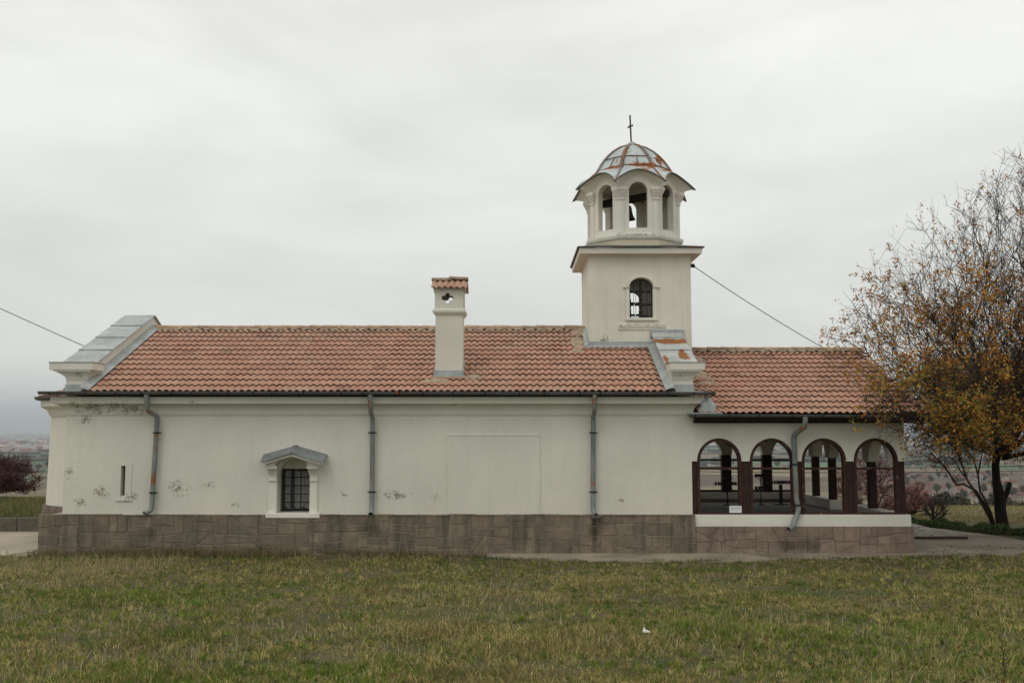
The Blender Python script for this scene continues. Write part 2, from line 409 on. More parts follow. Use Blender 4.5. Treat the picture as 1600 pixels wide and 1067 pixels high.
g = G('kerb_stone'); k_ = g.mix(1., g.attr(), g.gray(g.rng(g.noise(6, 5, .7), .3, .7, .7, 1.3)), 'MULTIPLY'); g.bump(g.noise(25, 4), .5, .01)
M['kerb'] = g.fin(k_, .9)
o = kb.build('retaining_kerb', M['kerb'], bevel=.015); tag(o, 'low dark stone kerb holding back the grassy bank left of the church', 'kerb')
pt = MB(); pt.box(10.0, 12.62, 2.9, 7.1, 0, .105); o = pt.build('paved_terrace', M['paving']); tag(o, kind='structure')
pt = MB(); pt.box(10.0, 12.66, 2.84, 2.897, 0, .098); o = pt.build('terrace_edge', simple('terrace_edge', (.05,.03,.022))); tag(o, kind='structure')

# ------------------------------------------------------------------ church
church = empty('church', (-3.4, 4.3, 0), 'white plastered church with red tiled roof, stone plinth, square bell tower and arcaded porch', 'church')
EV, RZ, RY = -.38, 6.02, 4.3                     # nave eave y, ridge z, ridge y
EZ = 3.98
SL = (RZ - EZ) / (RY - EV)

def arch_wall(mb, u0, u1, z0, ztop, ops, P, t, nseg=14, col=None):
    """wall in (u, depth, z); ops = (uc, half width, zbottom, zspring, rise); P maps (u, v, z) to a point; ztop a number or a function of u"""
    zt = ztop if callable(ztop) else (lambda u: ztop)
    cuts = {u0, u1}
    for uc, hw, zb, zs, ri in ops:
        for k in range(nseg + 1): cuts.add(uc - hw * math.cos(math.pi * k / nseg))
    if callable(ztop):
        for k in range(17): cuts.add(u0 + (u1 - u0) * k / 16)
    cs = sorted(cuts); cs = [c for i, c in enumerate(cs) if i == 0 or c - cs[i-1] > 1e-5]
    def ah(op, u):
        uc, hw, zb, zs, ri = op; q = max(0., 1 - ((u - uc) / hw) ** 2); return zs + ri * math.sqrt(q)
    def slab(a, b, za, zb_, zc, zd):             # bottom za..zb_, top zc..zd
        vs = [P(a,0,za),P(b,0,zb_),P(b,0,zd),P(a,0,zc),P(a,t,za),P(b,t,zb_),P(b,t,zd),P(a,t,zc)]
        mb.add(vs, [(0,1,2,3),(5,4,7,6),(3,2,6,7),(1,0,4,5)], col)
    for a, b in zip(cs, cs[1:]):
        m_ = (a + b) / 2; op = None
        for o_ in ops:
            if abs(m_ - o_[0]) < o_[1]: op = o_
        if op is None: slab(a, b, z0, z0, zt(a), zt(b))
        else:
            if op[2] > z0 + 1e-4: slab(a, b, z0, z0, op[2], op[2])
            slab(a, b, ah(op, a), ah(op, b), zt(a), zt(b))
    for o_ in list(ops):
        uc, hw, zb, zs, ri = o_; zl = max(zb, z0)
        for s_ in (-1, 1):
            if zs > zl: mb.add([P(uc+s_*hw,0,zl),P(uc+s_*hw,t,zl),P(uc+s_*hw,t,zs),P(uc+s_*hw,0,zs)], [(0,1,2,3)], col)
    for u in (u0, u1): mb.add([P(u,0,z0),P(u,t,z0),P(u,t,zt(u)),P(u,0,zt(u))], [(0,1,2,3)], col)

# nave walls
nw = MB(); FP = lambda u, v, z: (u, v, z)
NX0, NX1, NW = -11.2, 4.5, 8.6
arch_wall(nw, NX0, NX1, .9, 3.56, [(-5.45,.40,1.0,1.9,.42), (-9.72,.055,1.42,2.16,0.001)], FP, .5)
nw.box(NX0, NX0+.5, .5, NW, .9, 3.56); nw.box(NX1-.5, NX1, .5, NW, .9, 3.56); nw.box(NX0+.5, NX1-.5, NW-.5, NW, .9, 3.56)
nw.build('wall', M['plaster'], church)
ns = MB(); ns.box(-1.62, .66, -.012, .02, .96, 2.9)   # blocked-up opening: proud panel with a thin rim
ns.box(-1.66, -1.62, -.022, .02, .96, 2.94); ns.box(.66, .70, -.022, .02, .96, 2.94); ns.box(-1.66, .70, -.0225, .02, 2.9, 2.94)
ns.build('plaster_panel', M['plaster'], church)
sl = MB(); sl.box(-9.86,-9.775,-.012,.0,1.34,2.22); sl.box(-9.665,-9.5,-.012,0,1.34,2.22); sl.box(-9.775,-9.665,-.012,0,2.16,2.22); sl.box(-9.88,-9.48,-.03,0,1.29,1.34)
sw = sl.build('slit_window', M['plaster'], church)
q = MB(); q.box(-9.775,-9.665,.2,.22,1.42,2.16); q.build('pane', M['black'], sw)  # black sheet paints in the unlit nave behind the slit
# cornice
co = MB(); cv = [(3.42,.0),(3.42,.03),(3.455,.03),(3.46,.045)] + [(3.46+.24*math.sin(a), .045+.2*(1-math.cos(a))) for a in np.linspace(.2, math.pi/2, 7)] + [(3.705,.29),(3.87,.29),(3.90,.0)]
co.rect_loft((NX0, NX1, 0, NW), cv); co.build('cornice', M['cornice'], church)

# plinth of irregular stones
def clip(poly, px, py, nx_, ny_):
    out_ = []
    for i in range(len(poly)):
        a, b = poly[i], poly[(i+1) % len(poly)]
        da = (a[0]-px)*nx_ + (a[1]-py)*ny_; db = (b[0]-px)*nx_ + (b[1]-py)*ny_
        if da >= 0: out_.append(a)
        if da * db < 0: t_ = da / (da - db); out_.append((a[0]+(b[0]-a[0])*t_, a[1]+(b[1]-a[1])*t_))
    return out_
def area(p): return abs(sum(p[i][0]*p[(i+1)%len(p)][1]-p[(i+1)%len(p)][0]*p[i][1] for i in range(len(p))))/2
def stones(poly, wild):
    A = area(poly)
    if A < .05 or len(poly) < 3: return [poly]
    us = [p[0] for p in poly]; vs = [p[1] for p in poly]; W_, H_ = max(us)-min(us), max(vs)-min(vs)
    if A < random.uniform(.06, .22) and W_ < .9: return [poly]
    if H_ < .27 and W_ < .75: return [poly]
    vert = W_ > H_ * random.uniform(.9, 2.2) or H_ < .3
    a = (math.pi/2 if vert else 0) + random.gauss(0, .05)
    if random.random() < wild: a += random.choice([-1, 1]) * random.uniform(.35, .8)
    cx_ = min(us) + W_ * random.uniform(.35, .65); cy_ = min(vs) + H_ * random.uniform(.38, .62)
    if vert and W_ > 2.5: a = math.pi/2 + random.gauss(0, .12)
    n_ = (-math.sin(a), math.cos(a))
    return [q for s_ in (1, -1) for q in stones(clip(poly, cx_, cy_, n_[0]*s_, n_[1]*s_), wild) if len(q) >= 3]
def stone_face(mb, u0, u1, v0, v1, P, wild, cols, joint=.009, depth=.024):
    for poly in stones([(u0,v0),(u1,v0),(u1,v1),(u0,v1)], wild):
        if area(poly) < .004: continue
        if sum(poly[i][0]*poly[(i+1)%len(poly)][1]-poly[(i+1)%len(poly)][0]*poly[i][1] for i in range(len(poly))) < 0: poly = poly[::-1]
        def inset(p, d_):
            r = p
            for i in range(len(p)):
                a, b = p[i], p[(i+1)%len(p)]; l = math.hypot(b[0]-a[0], b[1]-a[1])
                if l < 1e-6: continue
                nx_, ny_ = -(b[1]-a[1])/l, (b[0]-a[0])/l
                r = clip(r, a[0]+nx_*d_, a[1]+ny_*d_, nx_, ny_)
                if len(r) < 3: return r
            return r
        a_ = inset(poly, joint)
        if len(a_) < 3: continue
        cx_ = sum(p[0] for p in a_)/len(a_); cy_ = sum(p[1] for p in a_)/len(a_); k = .93; h = depth * random.uniform(.6, 1.3)
        n = len(a_); vs = [P(u, 0, v) for u, v in a_] + [P(u, -h*.75, v) for u, v in a_]
        mx_ = [(cx_+(u-cx_)*k, cy_+(v-cy_)*k) for u, v in a_]; vs += [P(u, -h, v) for u, v in mx_]
        fs = [(i, (i+1)%n, n+(i+1)%n, n+i) for i in range(n)] + [(n+i, n+(i+1)%n, 2*n+(i+1)%n, 2*n+i) for i in range(n)] + [tuple(range(2*n, 3*n))]
        b = random.uniform(.88, 1.12); c0 = random.choice(cols); mb.add(vs, fs, tuple(min(1, q*b) for q in c0))
SC = [(.195,.158,.118), (.213,.17,.125), (.182,.15,.112), (.222,.175,.132), (.20,.157,.118)]
SC2 = [(.245,.182,.142), (.255,.19,.15), (.235,.176,.138), (.26,.196,.156)]
pb = MB(); pb.box(-11.70, 4.53, -.13, NW+.13, -.15, .93)
pl = pb.build('plinth', M['mortar'], church)
ps = MB()
x = -11.72
while x < 4.5:
    x2 = min(x + random.uniform(2.4, 3.4), 4.55)
    if 4.55 - x2 < .8: x2 = 4.55
    stone_face(ps, x, x2, -.08, .955, lambda u, v, z: (u, -.13 + v, z), .06, SC); x = x2
stone_face(ps, 0, NW, -.08, .95, lambda u, v, z: (-11.70 + v, u, z), .08, SC)
for i in range(24):       # capping course seen as a thin worn edge
    xa = -11.73 + i * (16.27/24); c = random.uniform(.8, 1.25)
    ps.box(xa, xa + 16.27/24 - .01, -.155 - random.uniform(0,.012), .0, .93, .962 + random.uniform(-.008,.01), (.18*c,.145*c,.105*c))
ps.build('facing_stones', M['stone'], pl, bevel=.006)
# apse
AC = (-11.2, 4.3); AR = 2.2
ap = MB()
def half_ring(mb, prof, n=9, c=AC, col=None):
    vs = []
    for r, z in prof:
        for k in range(n + 1):
            a = math.pi/2 + math.pi * k / n; vs.append((c[0] + r*math.cos(a), c[1] + r*math.sin(a), z))
    m_ = n + 1
    mb.add(vs, [(i*m_+k, i*m_+k+1, (i+1)*m_+k+1, (i+1)*m_+k) for i in range(len(prof)-1) for k in range(n)], col)
half_ring(ap, [(AR+.05,.9),(AR,3.42)], 24); apo = ap.build('apse_wall', M['plaster'], church)
q = MB(); half_ring(q, [(AR,3.42),(AR+.03,3.42),(AR+.05,3.46),(AR+.12,3.6),(AR+.27,3.69),(AR+.29,3.70),(AR+.29,3.87),(AR,3.9)], 24); q.build('cornice', M['cornice'], apo)
q = MB(); half_ring(q, [(AR+.17,-.1),(AR+.15,.86),(AR+.12,.95),(AR,.97)], 24, col=(.18,.13,.105)); q.build('plinth', M['stone'], apo)
q = MB()
for k in range(48):
    a0, a1 = math.pi/2 + math.pi*k/48, math.pi/2 + math.pi*(k+1)/48
    for j in range(8):
        r0, r1 = (AR+.36)*(1-j/8), (AR+.36)*(1-(j+1)/8)*.995; h0, h1 = 3.94+(AR+.36-r0)*.34+.04, 3.94+(AR+.36-r1)*.34
        for s_ in range(2):
            b0 = a0+(a1-a0)*s_/2; b1 = a0+(a1-a0)*(s_+1)/2; w0, w1 = (.03 if s_ else 0), (0 if s_ else .03); cc = random.uniform(.8, 1.1)
            q.add([(AC[0]+r0*math.cos(b0),AC[1]+r0*math.sin(b0),h0+w0),(AC[0]+r0*math.cos(b1),AC[1]+r0*math.sin(b1),h0+w1),(AC[0]+r1*math.cos(b1),AC[1]+r1*math.sin(b1),h1+w1),(AC[0]+r1*math.cos(b0),AC[1]+r1*math.sin(b0),h1+w0)],[(0,1,2,3)],(.30*cc,.13*cc,.09*cc))
q.build('roof', M['tile'], apo)
def gutter(mb, pts, r=.085):
    """half-round trough along a horizontal polyline; opening upwards"""
    pts = [Vector(p) for p in pts]; n = 8; vs = []
    for i, p in enumerate(pts):
        t = (pts[min(i+1, len(pts)-1)] - pts[max(i-1, 0)]); t.z = 0; t.normalize(); s_ = Vector((t.y, -t.x, 0))
        for rr in (r, r - .012):
            for k in range(n + 1):
                a = math.pi * k / n; vs.append(p + s_ * (math.cos(a) * rr) + Vector((0, 0, -math.sin(a) * rr)))
    m_ = 2 * (n + 1); fs = []
    for i in range(len(pts) - 1):
        for k in range(n):
            fs += [(i*m_+k, i*m_+k+1, (i+1)*m_+k+1, (i+1)*m_+k), (i*m_+n+1+k, (i+1)*m_+n+1+k, (i+1)*m_+n+2+k, i*m_+n+2+k)]
        fs += [(i*m_, (i+1)*m_, (i+1)*m_+n+1, i*m_+n+1), (i*m_+n, i*m_+2*n+1, (i+1)*m_+2*n+1, (i+1)*m_+n)]
    for i in (0, len(pts)-1): fs.append(tuple(i*m_+k for k in range(n+1)))
    mb.add(vs, fs)
q = MB(); gutter(q, [(AC[0]+(AR+.38)*math.cos(a), AC[1]+(AR+.38)*math.sin(a), 3.97) for a in np.linspace(math.pi/2, 1.5*math.pi, 25)])
q.build('gutter', M['zinc_dark'], apo)

# tiled roofs
TC = [(.435,.248,.175), (.43,.242,.17), (.44,.254,.18), (.425,.248,.175), (.435,.235,.166), (.43,.26,.187)]
def tiles(mb, x0, x1, ye, ze, yr, zr, rows, pitch=.172, sgn=1, skip=None, amp=.037, seg=8, lift=.050):
    dy, dz = (yr-ye)/rows, (zr-ze)/rows; ln = math.hypot(dy, dz); nyv, nzv = -dz/ln, dy/ln
    if sgn < 0: nyv = -nyv
    nyv = -abs(dz)/ln * (1 if yr > ye else -1); nzv = abs(dy)/ln
    ncol = int(round((x1-x0)/(pitch*2))); tw = (x1-x0)/ncol
    for r in range(rows):
        for c in range(ncol):
            xa = x0 + c*tw
            if skip and skip(xa + tw/2, ye + dy*(r+.5)): continue
            j = random.uniform(-.006, .006); j2 = random.uniform(-.012, .012); sh = .0
            b = random.uniform(.94, 1.05); k0 = random.choice(TC); col = tuple(v*b for v in k0)
            if random.random() < .02: col = tuple(v*.75 for v in col)
            vs = []; S = seg*2
            for row in range(3):
                for i in range(S+1):
                    u = i/S; ph = u*2; fr = ph % 1.0
                    h = amp * (math.sin(math.pi*min(1, fr/.72))**1.0 if fr < .72 else -.25*math.sin(math.pi*(fr-.72)/.28))
                    x = xa + u*tw*1.004
                    if row == 0: t_, hh = -.02 + j2/3, h + lift + j - .017   # lip bottom
                    elif row == 1: t_, hh = -.02 + j2/3, h + lift + j
                    else: t_, hh = 1.06, h + .002
                    y = ye + dy*(r + t_); z = ze + dz*(r + t_)
                    vs.append((x, y + nyv*hh, z + nzv*hh))
            fs = []
            for row in range(2):
                for i in range(S): a = row*(S+1)+i; fs.append((a, a+1, a+S+2, a+S+1))
            mb.add(vs, fs, col)
NR = 13
rf = MB()
intower = lambda x, y: 2.25 < x < 5.0 and 2.9 < y < 5.65
tiles(rf, -10.5, 3.8, EV, EZ, RY, RZ, NR, skip=intower)
tiles(rf, -10.5, 3.8, 2*RY-EV, EZ, RY, RZ, NR, seg=3, skip=intower)
roof = rf.build('roof', M['tile'], church, smooth=False)
q = MB()   # boarding under the tiles keeps it closed
q.prism([(NX0+.4,EV+.02,EZ-.05),(NX0+.4,RY,RZ-.05),(NX0+.4,2*RY-EV-.02,EZ-.05),(NX0+.4,2*RY-EV-.02,EZ-.09),(NX0+.4,EV+.02,EZ-.09)], (NX1-NX0-.8,0,0)); q.build('roof_boarding', M['rafter'], roof)
def ridge(x0, x1, y, z, parent, skip=None):
    q = MB(); x = x0; i = 0
    while x < x1 - .05:
        l = min(.42, x1 - x); n = 8; vs = []; rr = .115; cc = random.uniform(.75, 1.15); dz_ = random.uniform(-.008, .008)
        if not (skip and skip(x + l/2, y)):
            for e_, (xx, r_) in enumerate(((x - .03, rr*1.1), (x + l, rr*.96))):
                for k in range(n+1):
                    a = math.pi*k/n; vs.append((xx, y - math.cos(a)*r_*1.15, z + dz_ + math.sin(a)*r_*.8))
                for k in range(n+1):
                    a = math.pi*k/n; vs.append((xx, y - math.cos(a)*(r_-.02)*1.15, z + dz_ + math.sin(a)*(r_-.02)*.8))
            fs = [(k, k+1, 2*(n+1)+k+1, 2*(n+1)+k) for k in range(n)] + [(k, n+1+k, n+2+k, k+1) for k in range(n)]
            q.add(vs, fs, (.36*cc,.25*cc,.165*cc))
        x += l
    r_ = q.build('ridge_tiles', M['ridge'], parent)
    q = MB(); n = int((x1-x0)/.06); vs = []
    for i in range(n+1):
        xx = x0 + (x1-x0)*i/n; a = .20 + .05*math.sin(i*1.3) + random.uniform(-.03, .05)
        for s_ in (-1, 1): vs += [(xx, y + s_*a, z - a*SL + .045 + random.uniform(-.012,.01)), (xx, y + s_*.08, z + .03)]
    fs = []
    for i in range(n):
        xx = x0 + (x1-x0)*(i+.5)/n
        if skip and skip(xx, y): continue
        fs += [(4*i, 4*i+4, 4*i+5, 4*i+1), (4*i+2, 4*i+3, 4*i+7, 4*i+6)]
    q.add(vs, fs); q.build('ridge_mortar', M['cement'], parent)
ridge(-10.6, 2.2, RY, RZ+.03, roof)
# mortar patches on the tiles
def patch(parent, x, y, w_, h_, ye=EV, ze=EZ, sl_=SL):
    q = MB(); n = 16; vs = [(x, y, ze + (y-ye)*sl_ + .085)]
    for ring in (.6, 1.):
        for k in range(n):
            a = 2*math.pi*k/n; r = ring*random.uniform(.7, 1.1); xx = x + math.cos(a)*r*w_; yy = y + math.sin(a)*r*h_
            vs.append((xx, yy, ze + (yy-ye)*sl_ + (.075 if ring < 1 else .03) + random.uniform(-.01,.012)))
    fs = [(0, 1+k, 1+(k+1)%n) for k in range(n)] + [(1+k, 1+n+k, 1+n+(k+1)%n, 1+(k+1)%n) for k in range(n)]
    q.add(vs, fs); return q.build('mortar_patch', M['cement'], parent)
patch(roof, -1.95, .22, .45, .16); patch(roof, -1.0, .45, .28, .22); patch(roof, 1.9, 3.1, .28, .5); patch(roof, 2.0, 3.9, .3, .35); patch(roof, 1.8, 2.4, .2, .15)

# gable parapets
def parapet(x0, x1, cx0, cx1, capx0, capx1, yend, label, capmat, side):
    q = MB(); off = .40
    zc = lambda y: EZ + (y-EV)*SL + off
    yb = 2*RY
    q.prism([(x0,.02,3.86),(x0,.02,zc(.02)),(x0,RY,zc(RY)),(x0,yb-.02,zc(.02)),(x0,yb-.02,3.86)], (x1-x0,0,0))
    p = q.build('gable_parapet', M['plaster2'], church); p['label'] = label
    t_ = .03; ystart = .35
    for k_, (ya, ybb) in enumerate(((ystart, RY), (2*RY-ystart, RY))):
        n = 4; q = MB()
        for i in range(n):
            y0 = ya + (ybb-ya)*i/n; y1 = ya + (ybb-ya)*(i+1)/n; h0 = off+.035+.012; h1 = off+.035
            z = lambda y, h: EZ + ((y if y <= RY else 2*RY-y)-EV)*SL + h
            if yend is not None and k_ == 0:
                if y0 > yend: continue
                y1 = min(y1, yend)
            q.add([(cx0,y0,z(y0,h0)),(cx1,y0,z(y0,h0)),(cx1,y1,z(y1,h1)),(cx0,y1,z(y1,h1)),(cx0,y0,z(y0,h0-t_)),(cx1,y0,z(y0,h0-t_)),(cx1,y1,z(y1,h1-t_)),(cx0,y1,z(y1,h1-t_))],
                  [(0,1,2,3),(7,6,5,4),(0,4,5,1),(1,5,6,2),(2,6,7,3),(3,7,4,0)])
            q.tube([(cx0-.005,y0,z(y0,h0)+.005),(cx1+.005,y0,z(y0,h0)+.005)], .016, 6)
        q.build('coping_sheet', capmat, p)
    for yy in (0, 1):
        q = MB(); f_ = (lambda y: y) if yy == 0 else (lambda y: 2*RY - y)
        # console: cap slab, concave corbel, flashed foot; profile in y-z and widths in x
        def bx(xa, xb, ya, yb_, za, zb_):
            a, b = sorted((f_(ya), f_(yb_))); q.box(xa, xb, a, b, za, zb_)
        bx(capx0, capx1, -.18, .55, 4.555, 4.735)
        nst = 6
        for i in range(nst):
            a = i/nst; k = .5*(1-math.cos(math.pi*.5*(1-a)))*1.9
            e0 = max(0, (1-a))**2.2
            bx(x0-(x0-capx0)*(e0*.75), x1+(capx1-x1)*(e0*.75), .0-.16*e0, .5, 4.555-.24*(i+1)/nst, 4.555-.24*i/nst)
        bx(x0+.0, x1, .03, .5, 3.95, 4.315)
        q.build('console', M['plaster2'], p)
        q = MB(); bx_ = (lambda *a_: None)
        a, b = sorted((f_(-.2), f_(.57))); q.box(capx0-.02, capx1+.02, a, b, 4.736, 4.752)
        q.build('cap_sheet', M['zinc'], p); q = MB(); a, b = sorted((f_(-.0), f_(.03))); q.box(x0-.02, x1+.02, a, b, 4.0, 4.19); q.build('foot_flashing', M['zinc'], p); q = MB()
        # sloped lead apron from the foot to the gutter
        y0, y1 = f_(-.4), f_(.02)
        q.add([(x0-.55*(side<0)-.02*(side>0),y0,3.985),(x1+.02+.35*(side>0),y0,3.985),(x1+.02,y1,4.03),(x0-.02,y1,4.03)],[(0,1,2,3)])
        q.build('lead_apron', M['zinc'], p)
    # flashing strip against tiles
    q = MB(); xa, xb = (x1, x1+.23) if side < 0 else (x0-.22, x0)
    yl = RY if yend is None else yend
    z = lambda y, h: EZ + (y-EV)*SL + h
    hi, lo = (.16, .075)
    ha, hb = (hi, lo) if side < 0 else (lo, hi)
    q.add([(xa,EV-.05,z(EV-.05,ha)),(xb,EV-.05,z(EV-.05,hb)),(xb,yl,z(yl,hb)),(xa,yl,z(yl,ha))],[(0,1,2,3)])
    q.build('flashing', M['zinc'], p); q = MB(); q.add([(xa,2*RY-EV,z(EV,ha)),(xb,2*RY-EV,z(EV,hb)),(xb,RY,z(RY,hb)),(xa,RY,z(RY,ha))],[(0,1,2,3)])
    q.build('flashing', M['zinc'], p)
    return p
parapet(-11.25, -10.72, -11.56, -10.66, -11.6, -10.52, None, 'gable parapet with plain grey sheet coping at the chancel end', M['zinc'], -1)
parapet(4.02, 4.57, 3.92, 4.78, 3.98, 4.84, 2.76, 'gable parapet with rust stained sheet coping against the tower', M['zinc_cap'], 1)
q = MB(); q.box(3.9, 4.86, 2.745, 2.79, 5.62, 5.86); q.tube([(4.6,2.73,5.62),(4.6,2.73,5.86)], .012, 6); q.build('step_flashing', M['zinc'], church)

# gutters and pipes
q = MB(); gutter(q, [(-11.68,-.48,4.0),(5.02,-.48,3.985)], .08)
gn = q.build('gutter', M['zinc_dark'], church)
x = -11.4
while x < 4.9:
    q = MB(); q.add([(x-.012,-.40-.09*math.cos(a)-.08,3.99-.09*math.sin(a)) for a in np.linspace(0, math.pi, 7)] + [(x+.012,-.40-.09*math.cos(a)-.08,3.99-.09*math.sin(a)) for a in np.linspace(0, math.pi, 7)],
          [(k, k+1, k+8, k+7) for k in range(6)]); q.build('gutter_hook', M['iron'], gn); x += random.uniform(.45, .95)
def pipe(pts, r, straps, shoe=None):
    q = MB(); q.tube(pts, r, 12, caps=False); q.tube(pts, r*.85, 12, caps=False); p = q.build('downpipe', M['pipe'], church, smooth=True)
    for (sx_, sy_, sz_) in straps:
        q = MB(); q.lathe([(r+.002,-.018),(r+.014,-.018),(r+.014,.018),(r+.002,.018)], (sx_, sy_, sz_), 12)
        q.box(sx_-r-.05, sx_+r+.05, sy_+.0, sy_+.02, sz_-.012, sz_+.012); q.box(sx_-.012, sx_+.012, sy_+r, .001, sz_-.012, sz_+.012)
        q.build('pipe_strap', M['iron'], p)
    return p
pipe([(-9.03,-.46,3.95),(-9.03,-.46,3.88),(-9.03,-.38,3.62),(-9.02,-.36,3.52),(-8.87,-.14,3.38),(-8.87,-.12,3.3),(-8.9,-.11,2.4),(-8.94,-.12,1.12),(-8.96,-.14,1.06),(-9.06,-.26,1.0)], .06, [(-8.87,-.115,2.98),(-8.92,-.115,1.5)])
pipe([(-3.5,-.46,3.95),(-3.5,-.46,3.88),(-3.5,-.4,3.64),(-3.5,-.36,3.5),(-3.49,-.14,3.36),(-3.49,-.12,3.3),(-3.48,-.11,2.0),(-3.48,-.12,1.1),(-3.48,-.16,1.02),(-3.48,-.28,.98)], .06, [(-3.49,-.115,2.98),(-3.48,-.115,1.52)])
p3 = pipe([(2.04,-.46,3.95),(2.04,-.46,3.88),(2.04,-.4,3.64),(2.04,-.36,3.5),(2.03,-.14,3.36),(2.03,-.12,3.3),(2.02,-.11,2.0),(2.01,-.12,1.12),(2.03,-.17,1.0),(2.06,-.3,.96)], .06, [(2.03,-.115,2.98),(2.02,-.115,1.52)])
q = MB(); q.lathe([(.0,-.05),(.12,-.03),(.16,.03),(.155,.035),(.11,-.015),(0,-.03)], (2.07,-.27,.93), 14); q.build('splash_cup', M['pipe'], p3)

# small window with canopy
win = MB(); FPw = lambda u, v, z: (u, -.10 + v, z)
hz = lambda u: 2.47 - abs(u + 5.45) * .30
arch_wall(win, -6.08, -4.80, 2.17, hz, [(-5.45,.42,0,2.17,.20)], lambda u, v, z: (u, -.30+v, z), .30, 12)
for a, b in ((-6.05,-5.86), (-5.04,-4.85)):
    win.box(a, b, -.06, 0, 1.0, 1.80)
    win.box(a-.0, b+.0, -.085, 0, 1.79, 1.93); win.box(a-.012, b+.012, -.10, 0, 1.785, 1.80)
    for i in range(5): t_ = i/5; e_ = .02+.15*t_**1.5; win.box(a-.01-.02*t_, b+.01+.02*t_, -.085-e_, 0, 1.93+.16*t_, 1.93+.16*(i+1)/5+.0001)
    win.box(a-.04, b+.04, -.28, 0, 2.092, 2.168)
wo = win.build('window', M['white'], church, bevel=.004)
wo['label'] = 'small barred window under a grey gabled hood'
q = MB(); q.box(-6.10, -4.76, -.17, .06, .885, 1.0); q.build('sill', M['white'], wo, bevel=.01)
q = MB(); arch_wall(q, -5.85, -5.05, 2.07, 2.35, [], lambda u, v, z: (u, .36+v, z), .1); q.build('tympanum', M['plaster'], wo)
q = MB()   # sheet hood: two slopes
for s_ in (-1, 1):
    a = -5.42; 
    pts = [(a,.0,2.64),(a+s_*.80,.0,2.42),(a+s_*.76,-.47,2.24),(a,-.47,2.475)]
    q.prism(pts if s_ > 0 else pts[::-1], (0,0,.025))
q.box(-5.44,-5.40,-.48,0,2.49,2.52); q.box(-5.47,-5.36,-.10,-.0,2.62,2.675)
q.build('hood_sheet', zinc('hood_sheet_metal', (.22,.235,.24)), wo)
q = MB(); q.prism([(-6.12,-.42,2.20),(-5.42,-.42,2.41),(-4.72,-.42,2.20),(-4.72,-.42,2.255),(-5.42,-.42,2.465),(-6.12,-.42,2.255)], (0,.42,0)); q.build('hood_moulding', M['white'], wo)
q = MB(); gx0, gx1, gz0, gz1, gy = -5.82, -5.10, 1.02, 2.07, .34
for a, b, c, d_ in ((gx0,gx0+.03,gz0,gz1),(gx1-.03,gx1,gz0,gz1),(gx0,gx1,gz0,gz0+.03),(gx0,gx1,gz1-.03,gz1)): q.box(a, b, gy-.015, gy+.015, c, d_)
for u in (.33, .66): q.box(gx0+(gx1-gx0)*u-.011, gx0+(gx1-gx0)*u+.011, gy-.012, gy+.012, gz0, gz1)
for u in (.2, .4, .6, .8): q.box(gx0, gx1, gy-.011, gy+.011, gz0+(gz1-gz0)*u-.011, gz0+(gz1-gz0)*u+.011)
q.build('window_bars', M['iron'], wo)
q = MB(); q.box(gx0, gx1, .44, .445, gz0, gz1); q.build('pane', M['glass'], wo)
q = MB()
for a, b, c, d_ in ((gx0,gx0+.05,gz0,gz1),(gx1-.05,gx1,gz0,gz1),(gx0,gx1,gz0,gz0+.05),(gx0,gx1,gz1-.05,gz1),(-5.60,-5.53,gz0,gz1)): q.box(a, b, .446, .49, c, d_)
q.build('sash', M['post'], wo)
q = MB(); n = 40; vs = []
for i in range(n+1):
    u = gx0 + (gx1-gx0)*i/n; y = .515+.012*math.sin(i*1.9); vs += [(u, y, 1.08+.03*math.sin(i*.5)), (u, y, 2.1)]
q.add(vs, [(2*i, 2*i+2, 2*i+3, 2*i+1) for i in range(n)]); q.build('curtain', M['curtain'], wo)
q = MB(); q.box(-6.2,-4.7,.502,2.5,.9,2.4); o = q.build('nave_dark_box', M['black'], wo); o.data.flip_normals()
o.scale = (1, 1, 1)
# open the front of the black box that stands in for the unlit nave
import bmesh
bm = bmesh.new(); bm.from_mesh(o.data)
ff = min(bm.faces, key=lambda f: f.calc_center_median().y); bmesh.ops.delete(bm, geom=[ff], context='FACES'); bm.to_mesh(o.data); bm.free()

